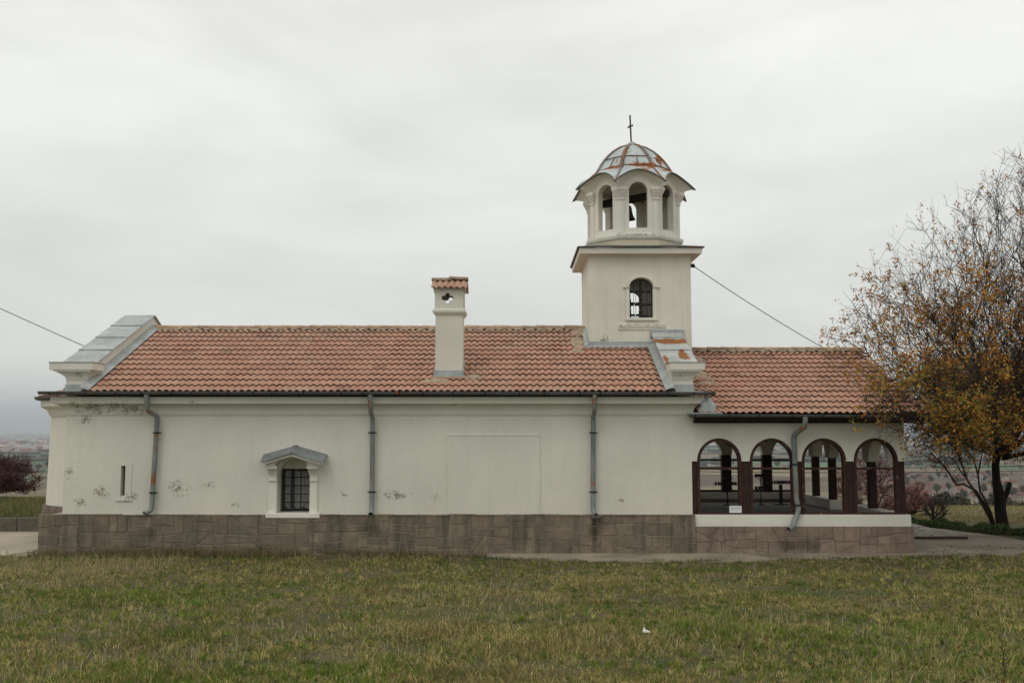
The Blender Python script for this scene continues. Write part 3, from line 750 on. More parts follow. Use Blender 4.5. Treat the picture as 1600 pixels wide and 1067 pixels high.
# chimney
ch = MB()
def quatrefoil_wall(mb, u0, u1, z0, z1, cu, cz, P, t, r=.062, o=.075):
    """rectangular wall with a quatrefoil hole; radial quads from the hole outline to the rectangle"""
    n = 64; inn = []; outp = []
    for k in range(n):
        a = 2*math.pi*(k+.5)/n; best = .03
        dx, dz = math.cos(a), math.sin(a)
        for (ox, oz) in ((o*1.25,0),(-o*1.25,0),(0,o),(0,-o)):
            b_ = dx*ox + dz*oz; c_ = ox*ox + oz*oz - r*r; D = b_*b_ - c_
            if D > 0: best = max(best, b_ + math.sqrt(D))
        inn.append((cu + dx*best, cz + dz*best))
        s_ = min(((u1-cu) if dx > 0 else (cu-u0))/max(1e-6, abs(dx)), ((z1-cz) if dz > 0 else (cz-z0))/max(1e-6, abs(dz)))
        outp.append((cu + dx*s_, cz + dz*s_))
    vs = [P(u,0,z) for u,z in inn] + [P(u,0,z) for u,z in outp] + [P(u,t,z) for u,z in inn] + [P(u,t,z) for u,z in outp]
    fs = []
    for k in range(n):
        m_ = (k+1) % n
        fs += [(k, n+k, n+m_, m_), (2*n+k, 2*n+m_, 3*n+m_, 3*n+k), (k, m_, 2*n+m_, 2*n+k)]
    mb.add(vs, fs)
    for cu_, cz_ in ((u0,z0),(u0,z1),(u1,z0),(u1,z1)):   # corner fillers
        k = min(range(n), key=lambda i: abs(outp[i][0]-cu_)+abs(outp[i][1]-cz_)*1.0)
        for kk in (k-1, k):
            a, b = outp[kk % n], outp[(kk+1) % n]
            if abs(a[0]-b[0]) > 1e-6 and abs(a[1]-b[1]) > 1e-6:
                mb.add([P(a[0],0,a[1]),P(b[0],0,b[1]),P(cu_,0,cz_),P(a[0],t,a[1]),P(b[0],t,b[1]),P(cu_,t,cz_)],[(0,1,2),(5,4,3)])
CX0, CX1, CY0, CY1 = -1.99, -1.28, .62, 1.33
ch.box(CX0, CX1, CY0, CY1, 4.0, 6.08)
ch.rect_loft((CX0, CX1, CY0, CY1), [(6.0,.0),(6.06,.045),(6.09,.07),(6.15,.075),(6.19,.03)])
quatrefoil_wall(ch, CX0-.02, CX1+.02, 6.19, 6.68, -1.68, 6.47, lambda u, v, z: (u, CY0-.02+v, z), .09)
quatrefoil_wall(ch, CX0-.02, CX1+.02, 6.19, 6.68, -1.64, 6.44, lambda u, v, z: (u, CY1+.02-v, z), .09)
ch.box(CX0-.02, CX0+.07, CY0+.07, CY1-.07, 6.19, 6.68); ch.box(CX1-.07, CX1+.02, CY0+.07, CY1-.07, 6.19, 6.68)
for xx in (CX0-.02, CX1-.07+.0):
    pass
cho = ch.build('chimney', M['plaster2'], church, bevel=0)
q = MB(); q.box(CX0-.06, CX1+.06, CY0-.05, CY1+.05, 6.682, 6.74); q.build('cap_slab', M['plaster2'], cho)
q = MB(); tiles(q, CX0-.11, CX1+.11, CY0-.16, 6.70, (CY0+CY1)/2, 6.98, 1, pitch=.155, lift=.03); tiles(q, CX0-.11, CX1+.11, CY1+.16, 6.70, (CY0+CY1)/2, 6.98, 1, pitch=.155, lift=.03)
q.prism([(CX0-.08,CY0-.05,6.742),(CX0-.08,(CY0+CY1)/2,6.96),(CX0-.08,CY1+.05,6.742)], (CX1-CX0+.16,0,0), (.2,.16,.12))
cap = q.build('cap_tiles', M['tile'], cho)
q = MB()
for a, b, s_ in ((CX0-.13, (CX0+CX1)/2+.05, 0), ((CX0+CX1)/2-.02, CX1+.12, .04)):
    vs = []; n = 8; yc = (CY0+CY1)/2
    for xx, dz_ in ((a, s_), (b, s_*.3)):
        for k in range(n+1):
            an = math.pi*k/n; vs.append((xx, yc-math.cos(an)*.13, 6.97+dz_+math.sin(an)*.09))
    q.add(vs, [(k, k+1, n+2+k, n+1+k) for k in range(n)] + [tuple(range(n+1)), tuple(range(2*n+1, n, -1))], (.26,.18,.13))
q.build('cap_ridge_tiles', M['ridge'], cho)
q = MB(); z0c = EZ + (CY0-EV)*SL
q.box(CX0-.03, CX1+.03, CY0-.03, CY0, z0c-.02, z0c+.17); q.box(CX0-.05, CX1+.05, CY0-.12, CY0-.03, z0c-.02, z0c+.05)
for xx in (CX0-.03, CX1): q.prism([(xx,CY0,z0c-.05),(xx,CY1,z0c-.05+(CY1-CY0)*SL),(xx,CY1,z0c+.17+(CY1-CY0)*SL),(xx,CY0,z0c+.17)], (.03,0,0))
q.build('chimney_flashing', M['zinc'], cho)

# tower
TX0, TX1, TY0, TY1 = 2.19, 5.08, 2.8, 5.69
TCX = (TX0+TX1)/2; TCY = (TY0+TY1)/2
tw = MB(); op = [(0,.335,6.2,7.08,.26)]; H2 = (TX1-TX0)/2
WCX = 3.665
def side_map(k):
    c, s_ = [(1,0),(0,1),(-1,0),(0,-1)][k]
    def P(u, v, z):
        x_, y_ = u, -H2 + v
        return (TCX + x_*c - y_*s_, TCY + x_*s_ + y_*c, z)
    return P
for k in range(4):
    arch_wall(tw, -H2 + (.35 if k % 2 else 0), H2 - (.35 if k % 2 else 0), 3.95, 7.95, [] if k == 3 else [((WCX-TCX) if k != 2 else -(WCX-TCX), .335, 6.2, 7.08, .26)] , side_map(k), .35)
two = tw.build('tower_wall', M['tower'], church)
q = MB()
for a_ in ((TX0+.2,TX1-.2,TY0+.2,TCY-.75),(TX0+.2,TX1-.2,TCY+.75,TY1-.2),(TX0+.2,TCX-.75,TCY-.75,TCY+.75),(TCX+.75,TX1-.2,TCY-.75,TCY+.75)): q.box(*a_, 7.8, 7.9)
q.build('tower_ceiling', M['inner'], two); q = MB(); q.box(TX0+.2, TX1-.2, TY0+.2, TY1-.2, 5.9, 6.0); q.build('tower_floor', M['white'], two)  # hatch opening added in the ceiling, floor whitened, both to brighten the tower inside
q = MB(); q.rect_loft((TX0, TX1, TY0, TY1), [(7.95,-.1),(7.95,.02),(8.0,.05),(8.0,.27),(8.15,.29),(8.155,0)], closed=False); q.build('tower_cornice', M['tower'], two)
q = MB(); q.rect_loft((TX0, TX1, TY0, TY1), [(8.155,.33),(8.185,.35),(8.19,.33),(8.34,-.25)], closed=False); q.build('tower_roof', M['zinc_dark'], two)
for k in (0, 1, 2):
    P = side_map(k); cu = (WCX-TCX) if k != 2 else -(WCX-TCX)
    q = MB()
    for s_ in (-1, 1):
        def pb_(u0,u1,v0,v1,z0,z1):
            q.add([P(u0,v0,z0),P(u1,v0,z0),P(u1,v1,z0),P(u0,v1,z0),P(u0,v0,z1),P(u1,v0,z1),P(u1,v1,z1),P(u0,v1,z1)],[(0,3,2,1),(4,5,6,7),(0,1,5,4),(1,2,6,5),(2,3,7,6),(3,0,4,7)])
        a, b = sorted((cu+s_*.336, cu+s_*.43)); pb_(a, b, -.025, 0, 6.2, 7.06)
        a, b = sorted((cu+s_*.336, cu+s_*.52)); pb_(a, b, -.06, 0, 7.06, 7.10)
    n = 14   # hood mould
    for i in range(n):
        a0, a1 = math.pi*i/n, math.pi*(i+1)/n
        r0 = lambda a, e_: (cu - (.345+e_)*math.cos(a), 7.09 + (.26+e_)*math.sin(a))
        p_ = [r0(a0,0), r0(a1,0), r0(a1,.055), r0(a0,.055)]
        vs = [P(u,-.07,z) for u,z in p_] + [P(u,0,z) for u,z in p_]
        q.add(vs, [(0,1,2,3),(7,6,5,4),(0,4,5,1),(2,6,7,3),(1,5,6,2),(0,3,7,4)])
    tf = q.build('tower_window', M['white'], two)
    q = MB(); pb_(cu-.45, cu+.45, -.07, .1, 6.13, 6.199); q.build('sill', M['white'], tf)
    q = MB(); v = .16
    pb_(cu-.335, cu-.305, v, v+.03, 6.2, 7.12); pb_(cu+.305, cu+.335, v, v+.03, 6.2, 7.12); pb_(cu-.335, cu+.335, v, v+.03, 6.2, 6.235)
    for i in range(n):
        a0, a1 = math.pi*i/n, math.pi*(i+1)/n
        p_ = [(cu-.335*math.cos(a0), 7.08+.26*math.sin(a0)), (cu-.335*math.cos(a1), 7.08+.26*math.sin(a1)), (cu-.305*math.cos(a1), 7.08+.23*math.sin(a1)), (cu-.305*math.cos(a0), 7.08+.23*math.sin(a0))]
        q.add([P(u,v,z) for u,z in p_] + [P(u,v+.03,z) for u,z in p_], [(0,1,2,3),(7,6,5,4),(3,2,6,7),(0,4,5,1)])
    pb_(cu-.055, cu+.055, v, v+.02, 6.2, 6.43); pb_(cu-.048, cu+.048, v, v+.02, 6.445, 6.8); pb_(cu-.048, cu+.048, v, v+.02, 6.815, 7.1); pb_(cu-.03, cu+.03, v, v+.02, 7.115, 7.31)
    for zz in (6.56, 6.93):
        for a, b in ((-.32,-.19),(-.17,-.036),(.036,.15),(.17,.32)): pb_(cu+a, cu+b, v+.001, v+.021, zz, zz+.07)
    pb_(cu-.2, cu-.19, v+.003, v+.018, 6.2, 7.25); pb_(cu+.18, cu+.19, v+.003, v+.018, 6.2, 7.25)
    q.build('cross_grille', M['iron'], tf)
# vine relief under the window
q = MB(); q.box(3.0, 4.35, TY0-.025, TY0, 5.86, 5.885); q.box(3.0, 4.35, TY0-.008, TY0, 5.885, 6.06)
pts = [(3.03+1.29*i/90, TY0-.012, 5.97+.045*math.sin(i*2*math.pi/18)) for i in range(91)]
q.tube(pts, .011, 6)
for i in range(10):
    cx_ = 3.03+1.29*(i*9+4.5)/90; s_ = 1 if i % 2 == 0 else -1
    sp = [(cx_+ (.036-.0028*k)*math.cos(k*.75), TY0-.012, 5.97 - s_*.018 + (.036-.0028*k)*math.sin(k*.75)) for k in range(11)]
    q.tube(sp, .008, 5); q.lathe([(0,.02),(.014,.012),(.02,0),(.014,-.012),(0,-.02)], (cx_+.05, TY0-.012, 5.97-s_*.03), 8)
    q.lathe([(0,.022),(.016,.014),(.022,0),(.016,-.014),(0,-.022)], (cx_-.045, TY0-.012, 5.99+s_*.035), 8)
q.build('vine_relief', M['white'], two, smooth=True)
# flashings at the foot of the tower
q = MB(); zt_ = lambda y: EZ + (y-EV)*SL
q.box(TX0-.03, 4.0, TY0-.03, TY0, zt_(TY0)-.05, zt_(TY0)+.16); q.add([(TX0-.2,TY0-.2,zt_(TY0-.2)+.07),(4.0,TY0-.2,zt_(TY0-.2)+.07),(4.0,TY0-.03,zt_(TY0)+.07),(TX0-.03,TY0-.03,zt_(TY0)+.07)],[(0,1,2,3)])
q.prism([(TX0-.03,TY0,zt_(TY0)-.05),(TX0-.03,RY,RZ-.02),(TX0-.03,RY,RZ+.12),(TX0-.03,TY0,zt_(TY0)+.16)], (.03,0,0))
q.add([(TX0-.15,TY0-.1,zt_(TY0-.1)+.07),(TX0-.03,TY0-.1,zt_(TY0-.1)+.1),(TX0-.03,RY,RZ+.09),(TX0-.12,RY,RZ+.07)],[(0,1,2,3)])
q.build('tower_flashing', M['zinc'], two)

# belfry
BC = (TCX, TCY); AP = 1.29; K8 = math.tan(math.pi/8)
def face_map(k, ap=AP):
    a = -math.pi/2 + k*math.pi/4; nxo, nyo = math.cos(a), math.sin(a); tx, ty = -math.sin(a), math.cos(a)
    def P(u, v, z): return (BC[0] + nxo*(ap - v) + tx*u, BC[1] + nyo*(ap - v) + ty*u, z)
    return P
def octa(prof, mb, col=None):
    vs = []
    for a_, z in prof:
        for k in range(8):
            an = -math.pi/2 + (k+.5)*math.pi/4; r = a_/math.cos(math.pi/8); vs.append((BC[0]+r*math.cos(an), BC[1]+r*math.sin(an), z))
    mb.add(vs, [(i*8+k, i*8+(k+1)%8, (i+1)*8+(k+1)%8, (i+1)*8+k) for i in range(len(prof)-1) for k in range(8)], col)
hwf = AP*K8
wave = lambda q: math.cos(math.pi/2*min(1, abs(q)))**.75
bf = MB()
for k in range(8): arch_wall(bf, -hwf, hwf, 8.6, lambda u: 9.92 + .42*wave(u/hwf*.999), [(0,.27,8.82,9.9,.27)], face_map(k), .2, 12)
bfo = bf.build('belfry_wall', M['belfry'], church)
q = MB(); octa([(1.0,8.2),(AP+.06,8.2),(AP+.06,8.5)], q); q.build('belfry_base', M['yellow'], bfo)
q = MB(); octa([(AP+.05,8.46),(AP+.10,8.5),(AP+.12,8.56),(AP+.12,8.62),(AP+.0,8.66),(AP-.25,8.66)], q); q.build('belfry_moulding', M['belfry'], bfo)
q = MB(); octa([(.8,8.64),(AP-.15,8.64)], q); q.build('belfry_floor', M['concrete'], bfo)  # open centre added so daylight drops into the tower below
for k in range(8):   # corner pilasters with little capitals, one each side of every corner
    a = -math.pi/2 + (k+.5)*math.pi/4; q = MB()
    for s_, P in ((1, face_map(k)), (-1, face_map((k+1) % 8))):
        def pb2(u0,u1,v0,v1,z0,z1):
            e0 = u1 if s_ > 0 else u0
            vs = []
            for z in (z0, z1):
                for u, v in ((u0,v0),(u1,v0),(u1,v1),(u0,v1)):
                    uu = u
                    vs.append(P(uu, v, z))
            q.add(vs, [(0,3,2,1),(4,5,6,7),(0,1,5,4),(1,2,6,5),(2,3,7,6),(3,0,4,7)])
        def strip(wd, t_, z0, z1):
            edge = hwf + t_*K8
            if s_ > 0: vs_ = [(hwf-wd,0),(edge-t_*K8,0),(edge,-t_),(hwf-wd,-t_)]
            else: vs_ = [(-edge+t_*K8,0),(-hwf+wd,0),(-hwf+wd,-t_),(-edge,-t_)]
            vv = [P(u, v, z0) for u, v in vs_] + [P(u, v, z1) for u, v in vs_]
            q.add(vv, [(0,3,2,1),(4,5,6,7),(0,1,5,4),(1,2,6,5),(2,3,7,6),(3,0,4,7)])
        strip(.11, .03, 8.66, 9.66); strip(.125, .055, 9.64, 9.68)
        for i in range(5): strip(.125+.012*i, .05+.022*i, 9.68+.045*i, 9.68+.045*(i+1)+.0001)
        strip(.18, .16, 9.905, 9.99)
    q.build('corner_pilaster', M['belfry'], bfo)
# waved eaves: cove beneath and sheet metal above
NS = 12
def ring(ap_fn, z_fn):
    r = []
    for k in range(8):
        for i in range(NS):
            u = -1 + 2*i/NS; ap_ = ap_fn(u); r.append(face_map(k, ap_)(u*ap_*K8, 0, z_fn(u)))
    return r
def loft(mb, rings, col=None):
    n = len(rings[0]); vs = [p for r in rings for p in r]
    mb.add(vs, [(i*n+k, i*n+(k+1)%n, (i+1)*n+(k+1)%n, (i+1)*n+k) for i in range(len(rings)-1) for k in range(n)], col)
q = MB(); rs = []
for t_ in np.linspace(0, 1, 6): rs.append(ring(lambda u: AP + (.15+.2*(1-wave(u)))*(1-math.cos(t_*math.pi/2))**.8, lambda u: 9.90 + .05*wave(u) + .36*wave(u)*(1-.15*t_) + .17*math.sin(t_*math.pi/2)))
rs.append(ring(lambda u: AP+.155+.2*(1-wave(u)), lambda u: 10.07 + .36*wave(u) + .05)); rs.append(ring(lambda u: AP-.1, lambda u: 10.3 + .2*wave(u)))
loft(q, rs); q.build('belfry_eaves', M['belfry'], bfo)
q = MB()
jit = [random.uniform(-.02,.02) for _ in range(96)]
def zed(u): return 10.135 + .365*wave(u)
rs = [ring(lambda u: AP+.17+.2*(1-wave(u)), lambda u: zed(u)-.03), ring(lambda u: AP+.20+.25*(1-wave(u)), lambda u: zed(u)-.045*(1-wave(u))), ring(lambda u: AP+.05+.08*(1-wave(u)), lambda u: 10.33 + .24*wave(u)), ring(lambda u: 1.13, lambda u: 10.62+.05*wave(u))]
for a_, z in ((1.06,10.74),(.98,10.88),(.88,11.03),(.74,11.2),(.58,11.35),(.38,11.49),(.2,11.57),(.08,11.60)): rs.append(ring(lambda u: a_, lambda u: z))
loft(q, rs); dm = q.build('dome', M['dome'], church)
q = MB(); rim_ = ring(lambda u: AP+.20+.26*(1-wave(u)), lambda u: zed(u)-.022-.045*(1-wave(u))); q.tube(rim_ + [rim_[0]], .024, 6); q.build('eaves_edge', M['zinc_dark'], dm)
q = MB()
prof = [(AP+.42,10.08),(AP+.13,10.35),(1.13,10.64),(1.06,10.76),(.98,10.90),(.88,11.05),(.74,11.22),(.58,11.37),(.38,11.51),(.1,11.62)]
for k in range(8):
    an = -math.pi/2 + (k+.5)*math.pi/4; pts = [(BC[0]+a_/math.cos(math.pi/8)*math.cos(an), BC[1]+a_/math.cos(math.pi/8)*math.sin(an), z) for a_, z in prof]
    q.tube(pts, .032, 6)
    for s_ in (-1, 1): q.tube([(p[0]-s_*.05*math.sin(an), p[1]+s_*.05*math.cos(an), p[2]-.008) for p in pts[2:-1]], .014, 5)
q.build('dome_ribs', M['rib'], dm)
q = MB()
for a_, z in ((1.075,10.73),(.885,11.035)):
    for k in range(8):
        P = face_map(k, a_); zz = z + random.uniform(-.03,.03); q.tube([P(-a_*K8,0,zz),P(0,-.004,zz+.012),P(a_*K8,0,zz)], .013, 5)
for k in range(8):
    P0, P1 = face_map(k, 1.1), face_map(k, .9); q.tube([P0(.02,0,10.7),face_map(k,1.0)(.02,-.01,10.87),P1(.02,0,11.02)], .011, 5)
q.build('dome_seams', M['rust'], dm)
q = MB(); q.lathe([(0,.15),(.07,.14),(.13,.09),(.17,.02),(.18,-.02)], (BC[0],BC[1],11.58), 14); q.build('dome_cap', M['zinc'], dm)
q = MB(); cx_, cy_ = BC[0]-.02, BC[1]
q.tube([(cx_,cy_,11.68),(cx_-.03,cy_,12.55)], .024, 6); q.tube([(cx_-.11,cy_-.16,12.12),(cx_+.07,cy_+.16,12.30)], .022, 6)
for p_ in ((cx_-.02,cy_,12.54),(cx_-.08,cy_-.17,12.155),(cx_+.055,cy_+.17,12.275)): q.lathe([(0,-.03),(.026,0),(0,.03)], p_, 6)
q.build('cross', M['iron'], dm)
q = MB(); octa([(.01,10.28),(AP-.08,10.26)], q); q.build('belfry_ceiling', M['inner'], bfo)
q = MB(); q.prism([(2.75,4.95,9.88),(2.89,5.08,9.88),(2.89,5.08,10.08),(2.75,4.95,10.08)], (1.75,-1.5,0)); q.build('bell_beam', M['rafter'], bfo)
bell = empty('bell', (3.50,4.37,9.36), 'dark bronze bell hanging inside the belfry of the tower', 'bell')
q = MB(); q.lathe([(.0,.44),(.06,.44),(.10,.41),(.125,.34),(.14,.22),(.17,.11),(.215,.03),(.235,0),(.20,.0),(.15,.12),(.11,.3),(0,.38)], (3.50,4.37,9.36), 24); q.build('bell_body', M['bronze'], bell, smooth=True)
q = MB(); q.tube([(3.5,4.37,9.79),(3.5,4.37,9.99)], .025, 8); q.build('hanger', M['iron'], bell)
q = MB(); q.tube([(3.5,4.37,9.7),(3.5,4.37,9.36)], .012, 6); q.lathe([(0,-.04),(.035,0),(0,.04)], (3.5,4.37,9.35), 8); q.build('clapper', M['iron'], bell)

# ------------------------------------------------------------------ porch
PX0, PX1, PTOP = 4.5, 9.84, 3.36
AR4 = [5.19, 6.51, 7.81, 9.11]; AHW = .56; ASP = 2.27
pw = MB()
arch_wall(pw, PX0, PX1, 2.27, PTOP, [(c, AHW, 0, ASP, .575) for c in AR4], FP, .3, 22)
BK = [5.17+1.37*i for i in range(4)]
arch_wall(pw, PX0, PX1, 2.2, PTOP, [(c, .52, 0, 2.2, .56) for c in BK], lambda u, v, z: (u, 8.3+v, z), .3, 16)
EB = [.3+.78+1.6*i for i in range(5)]
arch_wall(pw, .3, 8.3, 2.2, PTOP, [(c, .62, 0, 2.2, .6) for c in EB], lambda u, v, z: (PX1-.3+v, u, z), .3, 16)
pw.prism([(PX1-.3,.0,PTOP),(PX1-.3,4.3,5.26),(PX1-.3,8.6,PTOP)], (.3,0,0))
pwo = pw.build('porch_wall', M['plaster'], church)
q = MB()
for a, b, c, d_ in ((PX0,9.91,-.07,.32), (PX0,9.91,8.28,8.67)): q.box(a, b, c, d_, .66, .955)
q.box(PX1-.3, 9.91, .32, 3.3, .66, .955); q.box(PX1-.3, 9.91, 4.95, 8.28, .66, .955)
q.build('sill_wall', M['white'], pwo, bevel=.008)
q = MB(); q.box(PX0+.03, 9.94, -.115, 8.72, -.15, .655); ppl = q.build('porch_plinth', simple('dark_mortar', (.15,.115,.09), amt=.3), pwo)
q = MB(); stone_face(q, PX0+.05, 7.3, -.08, .68, lambda u, v, z: (u, -.115+v, z), .28, SC2, .005, .014); stone_face(q, 7.3, 9.955, -.08, .68, lambda u, v, z: (u, -.115+v, z), .28, SC2, .005, .014)
stone_face(q, -.11, 4.3, -.08, .68, lambda u, v, z: (9.94-v, u, z), .4, SC2, .006, .012); stone_face(q, 4.3, 8.7, -.08, .68, lambda u, v, z: (9.94-v, u, z), .4, SC2, .006, .012)
q.build('facing_stones', M['stone2'], ppl, bevel=.003)
q = MB(); q.box(PX0+.05, PX1-.31, .33, 8.27, .30, .665); q.build('porch_floor', M['floor'], pwo)
for o_ in [o for o in bpy.data.objects if o.name == 'porch_plinth']: pass
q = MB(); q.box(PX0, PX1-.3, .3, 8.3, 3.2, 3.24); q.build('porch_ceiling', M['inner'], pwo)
q = MB(); q.box(4.55, 10.35, -.37, -.002, 3.285, 3.345); q.box(4.55, 10.35, -.02, -.001, 3.22, 3.284); q.build('eaves_board', M['rafter'], church)
# timber posts
def post(x0, x1, y0, y1, z0, z1): q = MB(); q.box(x0, x1, y0, y1, z0, z1); return q.build('porch_post', M['post'], church, bevel=.01)
edges = [(PX0+.002, AR4[0]-AHW)] + [(AR4[i]+AHW, AR4[i+1]-AHW) for i in range(3)] + [(AR4[3]+AHW, PX1-.01)]
for a, b in edges: post(a, b, .03, .27, .955, 2.268)
for i in range(3): c = (BK[i]+BK[i+1])/2; post(c-.16, c+.16, 8.35, 8.6, .955, 2.198)
post(PX1-.3, PX1-.02, 8.35, 8.6, .955, 2.198); post(PX0, PX0+.14, 8.35, 8.6, .955, 2.198)
for i in range(4): c = (EB[i]+EB[i+1])/2; post(PX1-.26, PX1-.05, c-.09, c+.09, .955, 2.198)
# joinery frames in the front arches
for i, c in enumerate(AR4):
    q = MB(); n = 22; t_ = .075; y0, y1 = .06, .17
    for k in range(n):
        a0, a1 = math.pi*k/n, math.pi*(k+1)/n
        p_ = [(c-AHW*math.cos(a0), ASP+.575*math.sin(a0)), (c-AHW*math.cos(a1), ASP+.575*math.sin(a1)), (c-(AHW-t_)*math.cos(a1), ASP+(.575-t_)*math.sin(a1)), (c-(AHW-t_)*math.cos(a0), ASP+(.575-t_)*math.sin(a0))]
        q.add([(u,y0-.045,z) for u,z in p_] + [(u,y1,z) for u,z in p_], [(0,1,2,3),(7,6,5,4),(3,2,6,7),(0,4,5,1)])
    q.box(c-AHW, c-AHW+t_, y0-.045, y1, .958, ASP); q.box(c+AHW-t_, c+AHW, y0-.045, y1, .958, ASP)
    q.box(c-AHW+t_, c+AHW-t_, y0-.04, y1, .957, 1.0)
    fr = q.build('arch_frame', M['frame'], church)
    q = MB(); q.box(c-AHW+t_, c+AHW-t_, y0, y1-.04, 2.06, 2.115); q.build('transom', M['frame'], fr)
# frames behind, lintel rails between back posts
for c in BK:
    [MB().box(c-.52, c+.52, 8.42, 8.5, a_, b_).build('back_rail', M['post'], church) for a_, b_ in ((2.0,2.06),(.957,1.03))]
q = MB(); q.box(PX0+.05, PX1-.35, 7.85, 8.25, .50+.2, .58+.2); q.box(PX0+.1, PX1-.5, 7.95, 8.2, .66, .70); q.build('wall_bench', M['concrete'], church)
# porch roof
PEY, PEZ, PRZ = -.42, 3.44, 5.36
prf = MB()
pskip = lambda x, y: x < 5.0 and 2.9 < y < 5.65
tiles(prf, 4.62, 10.42, PEY, PEZ, RY, PRZ, 13, skip=pskip); tiles(prf, 4.62, 10.42, 2*RY-PEY, PEZ, RY, PRZ, 13, seg=3, skip=pskip)
pro = prf.build('porch_roof', M['tile'], church)
q = MB(); q.prism([(4.58,PEY+.02,PEZ-.04),(4.58,RY,PRZ-.05),(4.58,2*RY-PEY-.02,PEZ-.04),(4.58,2*RY-PEY-.02,PEZ-.12),(4.58,PEY+.02,PEZ-.12)], (5.82,0,0)); q.build('porch_soffit', M['rafter'], pro)
_sl = SL; SL = (PRZ-PEZ)/(RY-PEY); ridge(5.0, 10.45, RY, PRZ+.04, pro); 
patch(pro, 5.15, 2.2, .4, .3, PEY, PEZ, SL); patch(pro, 5.25, 1.6, .3, .14, PEY, PEZ, SL); patch(pro, 5.3, 3.5, .3, .4, PEY, PEZ, SL); SL = _sl
q = MB(); gutter(q, [(4.36,-.5,3.44),(10.5,-.5,3.42)], .075); pg = q.build('gutter', M['zinc_dark'], church)
x = 4.5
while x < 10.4:
    q = MB(); q.add([(x+d_, -.5-.085*math.cos(a), 3.43-.085*math.sin(a)) for d_ in (-.012,.012) for a in np.linspace(0, math.pi, 7)], [(k, k+1, k+8, k+7) for k in range(6)]); q.build('gutter_hook', M['iron'], pg); x += random.uniform(.5, .9)
# crumpled lead saddle where porch roof meets the nave corner
q = MB(); vs = []; n = 12
for i, (yy, hh) in enumerate(((-.44,.30),(-.25,.36),(0.,.2),(.2,.05))):
    for k in range(n+1):
        a = math.pi*k/n; r = 1 + .12*math.sin(k*2.3+i); vs.append((4.86-.22*math.cos(a)*r*(1.0-.1*i), yy, 3.46+(yy+.42)*.41+hh*math.sin(a)**1.4*r))
q.add(vs, [(i*(n+1)+k, i*(n+1)+k+1, (i+1)*(n+1)+k+1, (i+1)*(n+1)+k) for i in range(3) for k in range(n)] + [tuple(range(n+1))]); q.box(4.40,5.2,-.46,-.02,3.45,3.475)
q.build('lead_saddle', M['zinc'], pro, smooth=False)
pipe([(7.22,-.5,3.38),(7.22,-.5,3.27),(7.2,-.44,3.12),(7.04,-.2,2.95),(7.03,-.14,2.85),(7.06,-.12,1.35),(7.1,-.13,1.12),(7.07,-.15,1.0),(6.96,-.2,.78),(6.93,-.24,.7),(6.78,-.36,.62)], .065, [(7.04,-.135,2.2),(7.09,-.135,1.2)])
q = MB(); q.box(5.42, 5.72, -.006, .03, 1.0, 1.17)
nt_ = q.build('notice_sheet', M['paper']); tag(nt_, 'small white paper notice propped at the foot of the first porch arch', 'notice')
q = MB()
for zz in (1.125, 1.10, 1.075):
    x = 5.46
    while x < 5.66: l = random.uniform(.012,.035); q.box(x, x+l, -.009, -.0065, zz, zz+.007); x += l+.01
q.build('print', M['ink'], nt_)

# candle stands in the porch
def candle_stand(x, y, kind):
    zf = .665
    if kind == 0:
        t = empty('candle_stand', (x, y, zf), 'black iron candle stand with trays at three heights behind the first porch arch', 'candle stand')
        q = MB(); q.tube([(x,y,zf),(x,y,1.58)], .022, 8); q.lathe([(0,.0),(.16,.0),(.15,.02),(.03,.05)], (x,y,zf), 12); q.build('stand_post', M['iron'], t)
        trays = [(0,.40,1.30),(0,.16,1.5),(0,.16,1.14)]
    elif kind == 1:
        t = empty('candle_stand', (x, y, zf), 'slim black candle stand with small side trays seen through the second porch arch', 'candle stand')
        q = MB(); q.tube([(x,y,zf),(x,y,1.62)], .014, 8); q.lathe([(0,.0),(.12,.0),(.1,.02),(.02,.05)], (x,y,zf), 12)
        for zz in (1.12, 1.5): q.tube([(x-.15,y,zz+.05),(x,y,zz-.05),(x+.15,y,zz+.05)], .01, 6)
        q.build('stand_post', M['iron'], t); trays = [(0,.19,1.55),(0,.19,1.16)]
    else:
        t = empty('candle_stand', (x, y, zf), 'black candle table with one long tray of cups in the second porch arch', 'candle stand')
        q = MB(); q.box(x-.045, x+.045, y-.045, y+.045, zf, 1.3); q.box(x-.2,x+.2,y-.2,y+.2,zf,zf+.03); q.build('stand_post', M['iron'], t)
        trays = [(0,.42,1.32)]
    for dx, hw, zz in trays:
        q = MB(); q.box(x+dx-hw, x+dx+hw, y-.12, y+.12, zz, zz+.025); tr = q.build('tray', M['iron'], t)
        n = int(hw*2/.085)
        for i in range(n):
            for yy in (-.07, .06):
                q = MB(); q.lathe([(0,0),(.02,0),(.028,.07),(0,.075)], (x+dx-hw+.05+i*(2*hw-.1)/max(1,n-1)+random.uniform(-.01,.01), y+yy, zz+.026), 8); q.build('candle_cup', M['iron'], tr)
candle_stand(6.82, 6.5, 0); candle_stand(7.9, 6.6, 1); candle_stand(8.62, 6.9, 2)

